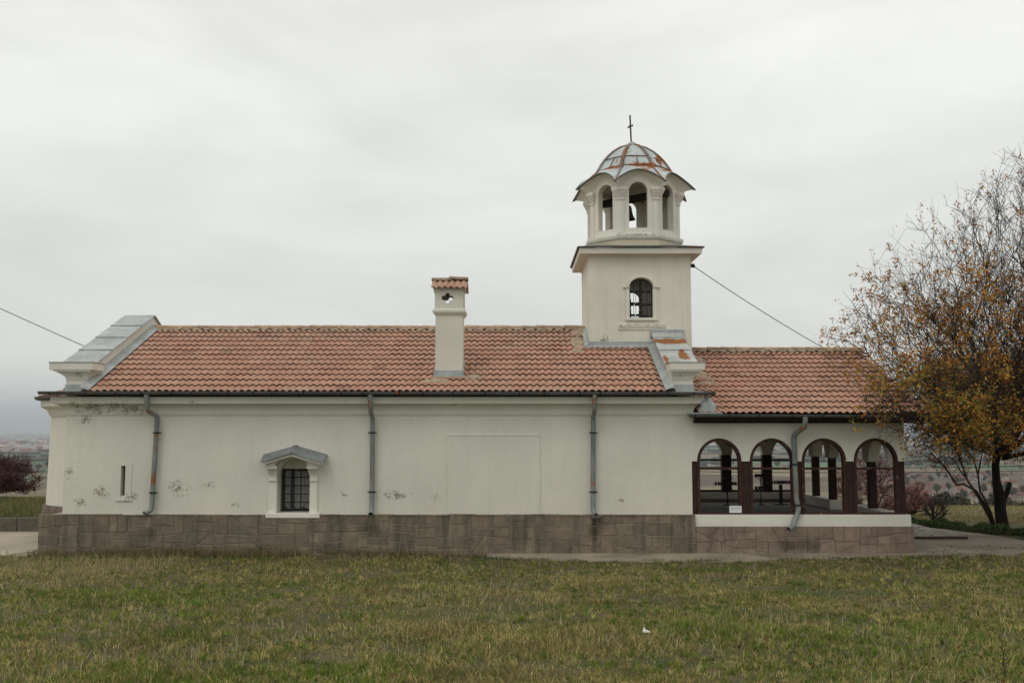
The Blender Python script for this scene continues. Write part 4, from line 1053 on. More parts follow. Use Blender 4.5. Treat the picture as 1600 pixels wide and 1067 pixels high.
# ------------------------------------------------------------------ wires and lamp bracket
def wire(name, a, b, sag, label, r=.009, n=20):
    a, b = Vector(a), Vector(b); q = MB()
    q.tube([a.lerp(b, i/n) - Vector((0,0,sag*4*(i/n)*(1-i/n))) for i in range(n+1)], r, 5); o = q.build(name, M['wire']); return tag(o, label, 'cable')
wire('overhead_cable', (5.15, 2.9, 7.72), (15.8, 9.5, 3.6), .35, 'black overhead cable running down from the tower corner to the right', .012)
wire('overhead_cable', (-20.97, 4.8, 9.19), (-11.4, 4.8, 4.89), .05, 'thin black cable coming in from the left to the chancel gable', .012)
q = MB(); q.box(5.08, 5.2, 2.86, 2.95, 7.66, 7.76); q.tube([(5.14,2.9,7.7),(5.22,2.9,7.68)], .04, 8); q.build('cable_bracket', M['iron'], two)
for i, (z0_, lab) in enumerate(((-.1,'highest of the thin power cables crossing behind the porch arches'), (-.75,'middle one of the thin power cables crossing behind the porch arches'), (-1.25,'lowest of the thin power cables crossing behind the porch arches'))):
    wire('power_cable', (-20, 70+i, z0_+1.6), (60, 66+i, z0_+.6), 1.0, lab, .035)['group'] = 'power cables behind the porch'

# ------------------------------------------------------------------ foliage helpers
def leaves_np(C, size, cols, jitter=.5, aspect=.6):
    """C (n,3) centres, size (n,), cols (n,3): folded diamond leaves"""
    n = len(C); d = np.random.normal(size=(n,3)); d /= np.linalg.norm(d, axis=1)[:,None]
    e_ = np.random.normal(size=(n,3)); e_ -= (e_*d).sum(1)[:,None]*d; e_ /= np.linalg.norm(e_, axis=1)[:,None]; f_ = np.cross(d, e_)
    s_ = size[:,None]
    v = np.stack([C - d*s_*.5, C + e_*s_*aspect*.5 + f_*s_*.1, C + d*s_*.55, C - e_*s_*aspect*.5 + f_*s_*.1], 1)
    V = v.reshape(-1,3); b = np.arange(n)*4; F = np.concatenate([np.stack([b,b+1,b+2],1), np.stack([b,b+2,b+3],1)])
    return V, F, np.repeat(cols, 4, 0)
def twigs_np(A, B, r0, r1, bend=.12):
    """thin three-sided two-segment twigs from A to B"""
    n = len(A); d = B-A; L_ = np.linalg.norm(d, axis=1)[:,None]; d = d/L_
    a = np.cross(d, np.array([[.3,.2,.93]])); a /= np.linalg.norm(a, axis=1)[:,None]; b = np.cross(d, a)
    Mid = (A+B)/2 + (a*np.random.normal(size=(n,1)) + b*np.random.normal(size=(n,1)))*L_*bend
    vs = []
    for P_, r in ((A, r0), (Mid, (r0+r1)/2), (B, r1)):
        for k in range(3):
            an = 2*math.pi*k/3; vs.append(P_ + (a*math.cos(an) + b*math.sin(an))*np.reshape(r, (-1,1)))
    V = np.stack(vs, 1).reshape(-1,3); o_ = (np.arange(n)*9)[:,None]; Fs = []
    for s_ in range(2):
        for k in range(3): Fs.append(o_ + np.array([[s_*3+k, s_*3+(k+1)%3, s_*3+3+(k+1)%3, s_*3+3+k]]))
    return V, np.concatenate(Fs), Mid
def rnd_unit(n): v = np.random.normal(size=(n,3)); return v/np.linalg.norm(v, axis=1)[:,None]
def grow(root, pts, k=.55):
    """shortest-path style branching: every point hangs on the node that is near and close to the root"""
    P_ = [np.array(root, float)]; par = [-1]; ln = [0.]
    order = np.argsort(np.linalg.norm(pts-np.array(root), axis=1))
    arr = np.zeros((len(pts)+1,3)); arr[0] = root; L_ = np.zeros(len(pts)+1)
    par = np.full(len(pts)+1, -1)
    for i, j in enumerate(order, 1):
        p = pts[j]; dd = np.linalg.norm(arr[:i]-p, axis=1); c = dd**1.15 + k*L_[:i]; m_ = int(np.argmin(c)); arr[i] = p; par[i] = m_; L_[i] = L_[m_] + dd[m_]
    return arr, par
def radii(arr, par, tip=.006, ex=2.3):
    n = len(arr); w_ = np.full(n, tip**ex)
    for i in range(n-1, 0, -1): w_[par[i]] += w_[i]
    return w_**(1/ex)

# ------------------------------------------------------------------ the big tree
tree = empty('autumn_tree', (14.95,5.5,0), 'large tree with dense dark twigs and sparse orange leaves right of the porch', 'tree')
def in_ell(p, c, r): return (((p-np.array(c))/np.array(r))**2).sum(1)
def roofclear(p):
    rz = np.where(p[:,1] < RY, PEZ+(p[:,1]-PEY)*.407, PRZ-(p[:,1]-RY)*.407)+.22
    return ~((p[:,0] < 10.7) & (p[:,1] > -.75) & (p[:,1] < 9.3) & (p[:,2] < rz))
lobes = [((16.6,4.2,6.3),(5.9,5.2,5.2),1900),((11.9,1.4,5.4),(3.8,2.8,2.2),760),((9.9,-1.75,3.75),(1.7,.75,1.25),420),((11.6,.2,3.3),(1.6,1.2,1.2),260),((17.2,.2,5.6),(5.0,3.6,3.6),800),((12.6,3.0,3.3),(1.8,2.0,1.3),260),((16.2,4.2,9.6),(2.6,2.6,2.6),330)]
pts = []
for c, r, n in lobes:
    u = rnd_unit(n)*np.random.uniform(.12,1,(n,1))**.42; pts.append(np.array(c)+u*np.array(r))
pts = np.concatenate(pts); pts = pts[roofclear(pts) & (pts[:,2] > 2.35+.25*np.abs(np.random.normal(size=len(pts))))]
# outline gets higher to the right: drop points above the slanted crown edge
pts = pts[pts[:,2] < 6.6 + np.clip((pts[:,0]-9.2),0,9)*.76 + np.random.normal(size=len(pts))*.25]
fork = (14.9,5.1,2.2)
arr, par = grow(fork, pts, .85); rr = radii(arr, par, .0065, 2.25); rr = rr*(.115/rr[0])**.55
# gentle wobble of the limbs
q = MB(); kids = {}
for i in range(1, len(arr)): kids.setdefault(int(par[i]), []).append(i)
big = [i for i in range(1, len(arr)) if rr[i] > .02]
A = arr[par[1:]]; B = arr[1:]; m_ = rr[1:] <= .02
for i in big:
    p0, p1 = arr[par[i]], arr[i]; mid = (p0+p1)/2 + np.random.normal(size=3)*np.linalg.norm(p1-p0)*.06
    q.tube([p0, mid, p1], [max(rr[i], min(rr[par[i]], rr[i]*1.35)), rr[i]*1.08, rr[i]], 7, caps=False)
q.build('limbs', M['bark'], tree, smooth=True)
Vt, Ft, mid1 = twigs_np(A[m_], B[m_], rr[par[1:]][m_].clip(0,.02), rr[1:][m_], .08)
# fine twigs
cen = np.array([15.6,4.6,4.0]); src = np.where(rr < .05)[0]; ntw = 17500
sw = .35+1.6*np.exp(-((arr[src,2]-4.6)/1.9)**2)*(arr[src,0] > 12); ii = np.random.choice(src, ntw, p=sw/sw.sum()); p0 = arr[ii] + (arr[par[ii]]-arr[ii])*np.random.uniform(0,.8,(ntw,1)); od = p0-cen; od /= np.linalg.norm(od, axis=1)[:,None]
dr = od*.55 + rnd_unit(ntw)*.75 + np.array([-.05,0,.28]); dr /= np.linalg.norm(dr, axis=1)[:,None]; ln = np.random.uniform(.25,.85,(ntw,1)); p1 = p0+dr*ln
ok = roofclear(p1) & (p1[:,2] > 1.9); p0, p1, dr = p0[ok], p1[ok], dr[ok]
V2, F2, mid2 = twigs_np(p0, p1, .0065, .003, .04)
n2 = len(p1); jj = np.random.randint(0, n2, 14000); s0 = p0[jj]+(p1[jj]-p0[jj])*np.random.uniform(.4,1,(14000,1)); dd = dr[jj]*.6+rnd_unit(14000)*.7; dd /= np.linalg.norm(dd, axis=1)[:,None]; s1 = s0+dd*np.random.uniform(.1,.4,(14000,1))
ok = roofclear(s1) & (s1[:,2] > 1.8); s0, s1 = s0[ok], s1[ok]
V3, F3, _ = twigs_np(s0, s1, .0045, .0025, .07)
Va = np.concatenate([Vt, V2, V3]); Fa = np.concatenate([Ft, F2+len(Vt), F3+len(Vt)+len(V2)])
np_mesh('twigs', Va, [Fa], M['twig'], parent=tree)
q = MB(); tp = [(15.02,5.55,-.1),(14.98,5.52,.15),(14.93,5.5,.6),(14.9,5.45,1.05),(14.78,5.35,1.5),(14.72,5.25,2.0),(14.78,5.15,2.5),(14.9,5.1,2.9)]
q.tube(tp, [.22,.175,.155,.16,.12,.105,.11,.10], 14); q.tube([(14.95,5.45,.85),(15.12,5.42,1.15),(15.2,5.4,1.38),(15.2,5.4,1.46)], [.11,.08,.065,.05], 10)
vv = [Vector(v) + Vector((random.uniform(-.012,.012), random.uniform(-.012,.012), 0)) for v in q.v]; q.v = [tuple(v) for v in vv]
q.build('trunk', M['bark'], tree, smooth=True)
# leaves: clumps at twig tips, more of them low and to the left
tips = np.concatenate([p1, s1]); 
wgt = np.exp(-((tips[:,2]-3.4)/1.6)**2)*.6 + .62 + 1.9*np.exp(-((tips[:,0]-9.9)/2.3)**2) + .9*(tips[:,1] < -.8)*(tips[:,0] < 12) + .5*np.exp(-((tips[:,0]-12.5)/2.)**2)*(tips[:,2] < 8)
cl = np.sin(tips[:,0]*1.9+1)*np.sin(tips[:,1]*2.1)*np.sin(tips[:,2]*2.3+.5); wgt *= np.clip(.40+2.2*cl,.06,2); wgt /= wgt.sum()
nl = 50000; jj = np.random.choice(len(tips), nl//3, p=wgt); C0 = np.repeat(tips[jj], 3, 0) + np.random.normal(size=(len(jj)*3,3))*.055
pal = np.array([(.42,.20,.035),(.48,.27,.05),(.34,.13,.03),(.27,.21,.05),(.17,.17,.05),(.50,.19,.035),(.25,.09,.035)])
low = C0[:,2] < 4.0; front = (C0[:,0] < 12.2) & (C0[:,2] < 4.6)
pi = np.random.choice(7, len(C0), p=[.25,.24,.16,.10,.04,.13,.08]); pg_ = np.random.choice([3,4,4,1,0], len(C0)); pi = np.where(front & (np.random.rand(len(C0)) < .62), pg_, pi)
cols = pal[pi]*np.random.uniform(.75,1.35,(len(C0),1)); ok = roofclear(C0)
Vl, Fl, Cl = leaves_np(C0[ok], np.random.uniform(.055,.095,ok.sum()), cols[ok])
np_mesh('leaves', Vl, [Fl], M['leaf'], cols=Cl, parent=tree)

# slim multi-stemmed tree beside it
st_ = empty('slim_tree', (14.55,6.0,0), 'slim bare tree with several leaning pale stems left of the dark trunk', 'tree')
un = lambda px, py, Y: ((px-800)/1500*(24.2+Y)*1.0, Y, 3.1-(py-668)/1500*(24.2+Y))
q = MB()
for path, r in (([(1543,822),(1530,785),(1517,764),(1498,754),(1488,756),(1478,738),(1466,722),(1450,706)], .047), ([(1545,822),(1520,772),(1505,748),(1498,725),(1492,705),(1480,690)], .04),
                ([(1546,822),(1538,795),(1530,775),(1524,765),(1522,740),(1517,718),(1508,705),(1500,690)], .04), ([(1505,748),(1494,732),(1485,716)], .025), ([(1522,740),(1528,715),(1532,700)], .025)):
    n = len(path); pp = [un(*p, 6.0 - .25*i) for i, p in enumerate(path)]; q.tube(pp, [r*(1-.6*i/n) for i in range(n)], 8)
q.build('stems', M['bark2'], st_, smooth=True)
base = np.array([un(1450,706,4.5), un(1466,722,4.8), un(1480,690,4.8), un(1492,705,4.8), un(1500,690,4.5), un(1530,700,5), un(1485,716,5.2), un(1498,725,5.2)])
p0 = base[np.random.randint(0,len(base),260)]+np.random.normal(size=(260,3))*.12; p1 = p0+rnd_unit(260)*np.random.uniform(.2,.7,(260,1))+np.array([-.15,0,.1])
Vx, Fx, _ = twigs_np(p0, p1, .006, .003); np_mesh('twigs', Vx, [Fx], M['twig'], parent=st_)
C0 = p1[np.random.randint(0,260,420)]+np.random.normal(size=(420,3))*.08; cols = np.array([(.30,.12,.05),(.26,.09,.05),(.34,.17,.05)])[np.random.randint(0,3,420)]*np.random.uniform(.7,1.2,(420,1))
Vl, Fl, Cl = leaves_np(C0, np.random.uniform(.05,.09,420), cols); np_mesh('leaves', Vl, [Fl], M['leaf'], cols=Cl, parent=st_)

# reddish bushes
def bush(name, c, r, label, nt_w, n_l, pal, lsize=(.03,.06), grp=None):
    t = empty(name, (c[0],c[1],float(tz(c[0],c[1]))), label, 'bush', grp); z0 = float(tz(c[0],c[1]))
    u = rnd_unit(220)*np.random.uniform(.2,1,(220,1))**.5; u[:,2] = np.abs(u[:,2]); pts_ = np.array([c[0],c[1],z0+.15])+u*np.array(r)
    a_, p_ = grow((c[0],c[1],z0), pts_, .6); rd = radii(a_, p_, .006, 2.3)
    V1, F1, _ = twigs_np(a_[p_[1:]], a_[1:], rd[p_[1:]].clip(0,.05), rd[1:], .1)
    ii_ = np.random.randint(1,len(a_),nt_w); p0 = a_[ii_]+(a_[p_[ii_]]-a_[ii_])*np.random.uniform(0,1,(nt_w,1)); dd = rnd_unit(nt_w); dd[:,2] = np.abs(dd[:,2])*1.1; p1 = p0+dd*np.random.uniform(.12,.45,(nt_w,1))*max(r)/1.8
    V2_, F2_, _ = twigs_np(p0, p1, .006, .003); np_mesh('twigs', np.concatenate([V1,V2_]), [np.concatenate([F1,F2_+len(V1)])], M['twig'], parent=t)
    ji = np.random.randint(0,nt_w,n_l); C_ = p0[ji]+(p1[ji]-p0[ji])*np.random.uniform(.2,1.05,(n_l,1))+np.random.normal(size=(n_l,3))*.03
    cs_ = np.array(pal)[np.random.randint(0,len(pal),n_l)]*np.random.uniform(.55,1.2,(n_l,1))
    Vb, Fb, Cb = leaves_np(C_, np.random.uniform(*lsize,n_l), cs_); np_mesh('leaves', Vb, [Fb], M['bush'], cols=Cb, parent=t); return t
RP = [(.15,.045,.042),(.18,.065,.055),(.11,.035,.035),(.15,.07,.055)]
PP = [(.50,.22,.20),(.42,.17,.16),(.55,.27,.23),(.36,.15,.14)]
bush('red_bush', (-18.7,10.0), (2.2,1.5,1.6), 'dark red leafed bush on the grassy bank at the far left', 3600, 20000, RP)
bush('pink_bush', (13.3,12.0), (1.5,1.3,2.7), 'tall pinkish red shrub seen through the last porch arch', 1300, 9000, PP)
bush('pink_bush', (15.1,12.6), (.95,.8,1.15), 'lower pinkish red shrub in the gap right of the porch corner', 800, 4600, PP)
bush('bare_shrub', (14.3,8.6), (.55,.4,.9), 'small nearly bare twiggy shrub behind the ground cover', 130, 90, [(.08,.05,.035)])

# ground cover along the path
def strip_leaves(line, wid, ht, n, pal, size):
    line = np.array(line, float); seg = np.linalg.norm(np.diff(line, axis=0), axis=1); cum = np.concatenate([[0], np.cumsum(seg)]); t = np.random.uniform(0, cum[-1], n)
    px_ = np.interp(t, cum, line[:,0]); py_ = np.interp(t, cum, line[:,1]); v_ = np.random.uniform(-1,1,n); k = np.searchsorted(cum, t).clip(1,len(seg))-1
    d_ = np.diff(line, axis=0)[k]/seg[k][:,None]; px_ += -d_[:,1]*v_*wid*(1+.25*np.sin(t*3)); py_ += d_[:,0]*v_*wid*(1+.25*np.sin(t*3))
    h = ht*np.sqrt(np.clip(1-v_**2,0,1))*(.75+.25*np.sin(t*4.1)+.2*np.sin(t*9.7+v_*3)); z_ = tz(px_,py_)+h*np.random.uniform(.3,1.05,n)**.6+.02
    C_ = np.stack([px_,py_,z_],1); cs_ = np.array(pal)[np.random.randint(0,len(pal),n)]*np.random.uniform(.5,1.25,(n,1))
    return leaves_np(C_, np.random.uniform(*size,n), cs_, aspect=.75)
GP = [(.06,.11,.03),(.085,.14,.04),(.12,.17,.055),(.045,.08,.025),(.15,.15,.055)]
V_, F_, C_ = strip_leaves([(11.9,9.2),(12.8,7.3),(13.7,5.6),(14.6,4.5),(15.5,4.0)], .62, .24, 15000, GP, (.04,.085))
V2_, F2_, C2_ = strip_leaves([(14.3,3.0),(15.4,2.5),(17.5,2.2),(20,2.4)], .55, .26, 9000, GP, (.04,.085))
o = np_mesh('ground_cover', np.concatenate([V_,V2_]), [np.concatenate([F_,F2_+len(V_)])], M['ivy'], cols=np.concatenate([C_,C2_]))
tag(o, 'low dense green ground cover along the edge of the path at the right', 'ground cover', kind='stuff')

# ------------------------------------------------------------------ grass
def blades(X, Y, H, Wd, col, lean=.45, curl=.5):
    n = len(X); Z = tz(X, Y); an = np.random.uniform(0, 2*math.pi, n); la = np.random.uniform(0, 2*math.pi, n); ll = np.abs(np.random.normal(size=n))*lean
    w_ = np.stack([np.cos(an), np.sin(an), np.zeros(n)],1)*Wd[:,None]*.5; dl = np.stack([np.cos(la)*ll, np.sin(la)*ll, np.ones(n)],1); dl /= np.linalg.norm(dl,axis=1)[:,None]
    b_ = np.stack([X,Y,Z-.01],1); m1 = b_ + dl*H[:,None]*.55; d2 = dl + np.stack([np.cos(la),np.sin(la),-.4*np.ones(n)],1)*curl*np.random.uniform(0,1,(n,1)); d2 /= np.linalg.norm(d2,axis=1)[:,None]; tp_ = m1 + d2*H[:,None]*.45
    V = np.stack([b_-w_, b_+w_, m1+w_*.75, m1-w_*.75, tp_],1).reshape(-1,3); o_ = np.arange(n)*5
    return V, np.stack([o_,o_+1,o_+2,o_+3],1), np.stack([o_+3,o_+2,o_+4],1), np.repeat(col,5,0)
def edge_y(x): return np.interp(x, [-26,-12.6,-8,-3,-.5,1.2,5,7.5,10,13,19], [-2.2,-.75,-.5,-.65,-1.0,-1.55,-1.62,-1.15,-.75,-.35,-.2])
def vnoise(x, y, s, seed):
    rs = np.random.RandomState(seed); g_ = rs.rand(64,64); u = x/s; v = y/s; i = np.floor(u).astype(int); j = np.floor(v).astype(int); fu = u-i; fv = v-j; fu = fu*fu*(3-2*fu); fv = fv*fv*(3-2*fv)
    G_ = lambda a, b: g_[a%64, b%64]; return (G_(i,j)*(1-fu)+G_(i+1,j)*fu)*(1-fv)+(G_(i,j+1)*(1-fu)+G_(i+1,j+1)*fu)*fv
def fbm(x, y, s, seed): return (vnoise(x,y,s,seed)+.5*vnoise(x,y,s/2.1,seed+1)+.25*vnoise(x,y,s/4.3,seed+2))/1.75
def scatter(n, dmin=5.0, pw=1.0):
    d = dmin*((26/dmin)**(np.random.rand(n)**pw)); x = np.random.uniform(-.6,.6,n)*d; y = d-24.2; k = y < edge_y(x)+.05*np.random.normal(size=n); return x[k], y[k], d[k]
parts = []
X, Y, D = scatter(380000, pw=.82)
dry = fbm(X, Y, 2.4, 3); fine = fbm(X, Y, .45, 11)
tall = fbm(X, Y, 1.1, 23)
isdry = np.random.rand(len(X)) < np.clip((dry-.42)*2.6+.29+(fine-.5)*1.3+.25*np.exp(-((X+9)/2)**2), .08, .92)
green = np.array([(.112,.168,.022),(.142,.196,.029),(.085,.132,.018),(.19,.22,.04)])[np.random.randint(0,4,len(X))]
straw = np.array([(.31,.25,.095),(.40,.33,.14),(.235,.175,.07),(.215,.18,.06)])[np.random.randint(0,4,len(X))]
c = np.where(isdry[:,None], straw, green)*np.random.uniform(.55,1.4,(len(X),1))*(.5+1.15*fbm(X,Y,.55,31))[:,None]
H = (.02+.06*np.random.rand(len(X))**1.6)*(.25+1.75*tall**1.5*1.2)*(1+.25*isdry)*(1+.5*np.exp(-(Y-edge_y(X))**2/.06)); Wd = (.0045+.0022*np.random.rand(len(X)))*(1+D/14)
mat_ = fbm(X, Y, 1.05, 91) > .60; c = np.where((mat_ & (np.random.rand(len(X)) < .7))[:,None], np.array([[.27,.195,.105]])*np.random.uniform(.6,1.2,(len(X),1)), c); H = H*np.where(mat_, .55, 1); bare = fbm(X, Y, 1.3, 53); k = (bare > .30) | (np.random.rand(len(X)) < .25)
parts.append(blades(X[k], Y[k], H[k], Wd[k]*1.15, c[k], .75, 1.0))
# tufts
X, Y, D = scatter(15000, pw=.8); k = fbm(X, Y, 1.4, 61)+.2*np.random.rand(len(X)) > .5; X, Y, D = X[k], Y[k], D[k]; nb = 13
tcol = np.where((np.random.rand(len(X)) < .42+.8*(fbm(X,Y,2.2,3)-.5))[:,None], np.array([(.44,.375,.145),(.35,.29,.10)])[np.random.randint(0,2,len(X))], np.array([(.15,.205,.025),(.20,.24,.036),(.105,.16,.02)])[np.random.randint(0,3,len(X))])*np.random.uniform(.6,1.25,(len(X),1))
th_ = np.random.uniform(.04,.12,len(X)); R_ = np.repeat
Xr, Yr, Dr = R_(X,nb)+np.random.normal(size=len(X)*nb)*.022, R_(Y,nb)+np.random.normal(size=len(X)*nb)*.022, R_(D,nb); k = Yr < edge_y(Xr)
parts.append(blades(Xr[k], Yr[k], (R_(th_,nb)*np.random.uniform(.5,1.25,len(Xr)))[k], (.0048*(1+Dr/11))[k], (R_(tcol,nb,0)*np.random.uniform(.75,1.2,(len(Xr),1)))[k], .6, 1.1))
# dry meadow behind the path
X = np.random.uniform(9,30,60000); Y = 7.5+28*np.random.rand(60000)**1.3; k = (X > 12.9+(9-Y).clip(0,9)*.5); X, Y = X[k], Y[k]
c = np.array([(.26,.21,.10),(.34,.28,.14),(.13,.15,.05),(.20,.155,.08)])[np.random.randint(0,4,len(X))]*np.random.uniform(.6,1.2,(len(X),1)); parts.append(blades(X, Y, .05+.1*np.random.rand(len(X))**2, np.full(len(X),.02), c, .5, .7))
X, Y, D = scatter(42000, pw=.85); k = np.random.rand(len(X)) < np.clip((fbm(X,Y,1.6,41)-.36)*2.6,.05,1)+.35*((X < -8) & (Y < 1)); X, Y, D = X[k], Y[k], D[k]
c = np.array([(.44,.375,.20),(.36,.30,.15),(.52,.45,.27)])[np.random.randint(0,3,len(X))]*np.random.uniform(.65,1.15,(len(X),1))
parts.append(blades(X, Y, .05+.20*np.random.rand(len(X))**2.6, (.0028+.0012*np.random.rand(len(X)))*(1+D/11), c, .7, .9))
X = -13+5.5*np.random.rand(2600); Y = -4.6+3.4*np.random.rand(2600); k = (fbm(X,Y,.8,77) > .42) & (Y < edge_y(X)-.1); X, Y = X[k], Y[k]
parts.append(blades(X, Y, .10+.24*np.random.rand(len(X))**1.3, np.full(len(X),.0065), np.array([[.46,.38,.21]])*np.random.uniform(.6,1.15,(len(X),1)), .35, .6))
X = -10+7.5*np.random.rand(5200); Y = edge_y(X)+.12-.45*np.random.rand(5200)**1.5; k = (fbm(X,Y,.7,17) > .40) & (Y < -.2); X, Y = X[k], Y[k]
parts.append(blades(X, Y, .10+.24*np.random.rand(len(X))**1.4, np.full(len(X),.0085), np.array([(.24,.17,.11),(.30,.23,.13),(.14,.14,.05)])[np.random.randint(0,3,len(X))]*np.random.uniform(.6,1.15,(len(X),1)), .3, .5))
X = np.random.uniform(-1,18,7000); Y = edge_y(X)+.16*fbm(X,X*0+3,.35,5)*2-.08-.15*np.random.rand(7000); k = fbm(X,Y,.5,19) > .44; X, Y = X[k], Y[k]
parts.append(blades(X, Y, .05+.09*np.random.rand(len(X)), np.full(len(X),.010), np.array([(.10,.135,.03),(.16,.15,.06),(.07,.10,.02)])[np.random.randint(0,3,len(X))]*np.random.uniform(.6,1.15,(len(X),1)), .7, .9))
# fringe along the plinth and on the bank at the left
X = np.random.uniform(-12.3,-.6,9000); Y = edge_y(X)+np.abs(np.random.normal(size=9000))*.22-.05; k = (Y < -.17) & (fbm(X,Y,1.,7) > .42); X, Y = X[k], Y[k]
c = np.array([(.27,.22,.11),(.12,.13,.04),(.20,.13,.09)])[np.random.randint(0,3,len(X))]*np.random.uniform(.6,1.2,(len(X),1)); parts.append(blades(X, Y, .06+.2*np.random.rand(len(X))**1.5, np.full(len(X),.009), c, .3, .5))
X = np.random.uniform(-24,-12.7,60000); Y = np.random.uniform(4.85,12,60000); c = np.where((np.random.rand(60000) < .45)[:,None], np.array([[.27,.23,.10]]), np.array([[.10,.135,.035]]))*np.random.uniform(.6,1.25,(60000,1))
parts.append(blades(X, Y, .05+.12*np.random.rand(60000)**1.5, np.full(60000,.014), c, .5, .7))
V = []; Q = []; T = []; Cc = []; off = 0
for v, a, b, cc in parts: V.append(v); Q.append(a+off); T.append(b+off); Cc.append(cc); off += len(v)
o = np_mesh('grass', np.concatenate(V), [np.concatenate(Q), np.concatenate(T)], M['grass'], cols=np.concatenate(Cc)); tag(o, 'rough meadow grass, green mixed with dry straw, in front of the church', 'grass', kind='stuff')
# fallen leaves under the tree
X, Y, D = scatter(9000, pw=.7); k = (np.random.rand(len(X)) < np.clip((X-1)/9,.03,1)*.8); X, Y = X[k], Y[k]; C0 = np.stack([X,Y,tz(X,Y)+.025+.02*np.random.rand(len(X))],1)
c = np.array([(.16,.075,.035),(.10,.055,.03),(.22,.11,.04)])[np.random.randint(0,3,len(X))]*np.random.uniform(.5,1.2,(len(X),1))
Xp = np.random.uniform(4,16,260); Yp = np.random.uniform(-1.2,2.5,260); kk = (Xp > 10.2) | (Yp < -.25); Cp = np.stack([Xp,Yp,np.full(260,.045)],1)[kk]; kk2 = Cp[:,1] > edge_y(Cp[:,0]); Cp = Cp[kk2]
C0 = np.concatenate([C0, Cp]); c = np.concatenate([c, np.tile([[.13,.07,.035]],(len(Cp),1))])
Vl, Fl, Cl = leaves_np(C0, np.random.uniform(.035,.06,len(C0)), c); o = np_mesh('fallen_leaves', Vl, [Fl], M['leaf'], cols=Cl); tag(o, 'scattered brown fallen leaves in the grass and on the pavement', 'fallen leaves', kind='stuff')
# litter and weed
def gpt(px, py):
    a = (px-800)/1500; th = math.atan(135/1500); b = (533.5-py)/1500; dy = math.cos(th)-b*math.sin(th); dz = math.sin(th)+b*math.cos(th)
    t = 1.
    for _ in range(400):
        x, y, z = a*t, -24.2+dy*t, 3.1+dz*t
        if z < float(tz(x, y)): break
        t += .03
    return x, y, float(tz(x, y))
x, y, z = gpt(1010, 992); q = MB(); vs = [(x-.045,y,z+.04),(x-.02,y+.02,z+.08),(x-.02,y-.02,z+.07),(x+.03,y+.01,z+.05),(x+.06,y-.01,z+.035),(x+.03,y-.04,z+.035),(x-.04,y-.04,z+.04),(x-.035,y+.015,z+.085)]
q.add(vs, [(0,2,7),(7,2,1),(0,6,2),(2,6,5),(2,5,3),(3,5,4)]); o = q.build('litter', M['paper']); tag(o, 'small crumpled scrap of white paper lying in the grass', 'litter')
x, y, z = gpt(1572, 1062); wd = empty('flowering_weed', (x,y,z), 'tall thin weed stalk with a yellow flower at the lower right corner', 'plant')
M['stalk'] = simple('weed_stalk', (.06,.055,.025)); M['yel'] = simple('yellow_petal', (.55,.50,.05), amt=.1, bump=0)
q = MB(); q.tube([(x,y,z-.02),(x-.015,y,z+.12),(x-.01,y+.01,z+.25),(x-.03,y,z+.36)], [.008,.007,.005,.003], 6); q.tube([(x-.015,y,z+.12),(x-.05,y-.01,z+.17)], .004, 5)
for k in range(12): a = k*2.4; zz = z+.05+k*.024; q.add([(x-.012,y,zz),(x-.012+.035*math.cos(a),y+.035*math.sin(a),zz+.02),(x-.012+.03*math.cos(a+.4),y+.03*math.sin(a+.4),zz+.035)],[(0,1,2)])
q.build('stalk', M['stalk'], wd); q = MB()
for k in range(6): a = k*1.05; q.add([(x-.05,y-.01,z+.17),(x-.05+.014*math.cos(a),y-.022,z+.175+.014*math.sin(a)),(x-.05+.014*math.cos(a+.7),y-.024,z+.175+.014*math.sin(a+.7))],[(0,1,2)])
q.build('flower', M['yel'], wd)

# ------------------------------------------------------------------ valley: village, trees, cabin, far town
def house_proto(w_, d_, h, rh, wc, rm):
    r = empty('village_house', (0,0,0), 'small distant house with a red tiled roof in the valley', 'house', 'houses of the village in the valley')
    q = MB(); q.box(-w_/2, w_/2, -d_/2, d_/2, -2, h, wc); q.add([(-w_/2,-d_/2,h),(-w_/2,d_/2,h),(-w_/2,0,h+rh-.1)],[(0,1,2)],wc); q.add([(w_/2,-d_/2,h),(w_/2,d_/2,h),(w_/2,0,h+rh-.1)],[(0,2,1)],wc)
    for x in np.arange(-w_/2+1.2, w_/2-1, 2.4):
        q.box(x, x+1.1, -d_/2-.03, -d_/2, h*.35, h*.35+1.2, (.05,.05,.055))
    q.build('wall', M['house'], r)
    q = MB(); o_ = .5; q.prism([(-w_/2-o_,-d_/2-o_,h-.2),(-w_/2-o_,0,h+rh),(-w_/2-o_,d_/2+o_,h-.2),(-w_/2-o_,d_/2+o_,h-.35),(-w_/2-o_,0,h+rh-.2),(-w_/2-o_,-d_/2-o_,h-.35)], (w_+2*o_,0,0)); rf_ = q.build('roof', rm, r)
    q = MB(); q.box(w_*.2, w_*.2+.7, -.4, .3, h+rh*.5, h+rh+.9, (.3,.22,.18)); q.build('chimney', M['house'], rf_); return r
protos = [house_proto(11,8,4.5,2.2,(.32,.29,.25),M['houseroof']), house_proto(9,8,6.2,2.0,(.36,.33,.30),M['houseroof']), house_proto(14,9,4.0,2.6,(.25,.22,.18),M['houseroof2']), house_proto(8,7,3.4,1.9,(.40,.38,.35),M['houseroof2'])]
def where(rx):
    px = 800 + 1500*rx
    for lim, t_ in ((1165,'seen through the first porch arch'),(1248,'seen through the second porch arch'),(1328,'seen through the third porch arch'),(1408,'seen through the fourth porch arch'),(1478,'left of slim stems'),(1535,'between slim stems and dark trunk'),(9999,'right of the dark trunk')):
        if px < lim: return t_
KIND = ['long pale house with red roof','tall narrow pale house with red roof','broad low grey house with brown roof','tiny whitish house with brown roof']
used = set(); random.seed(11)
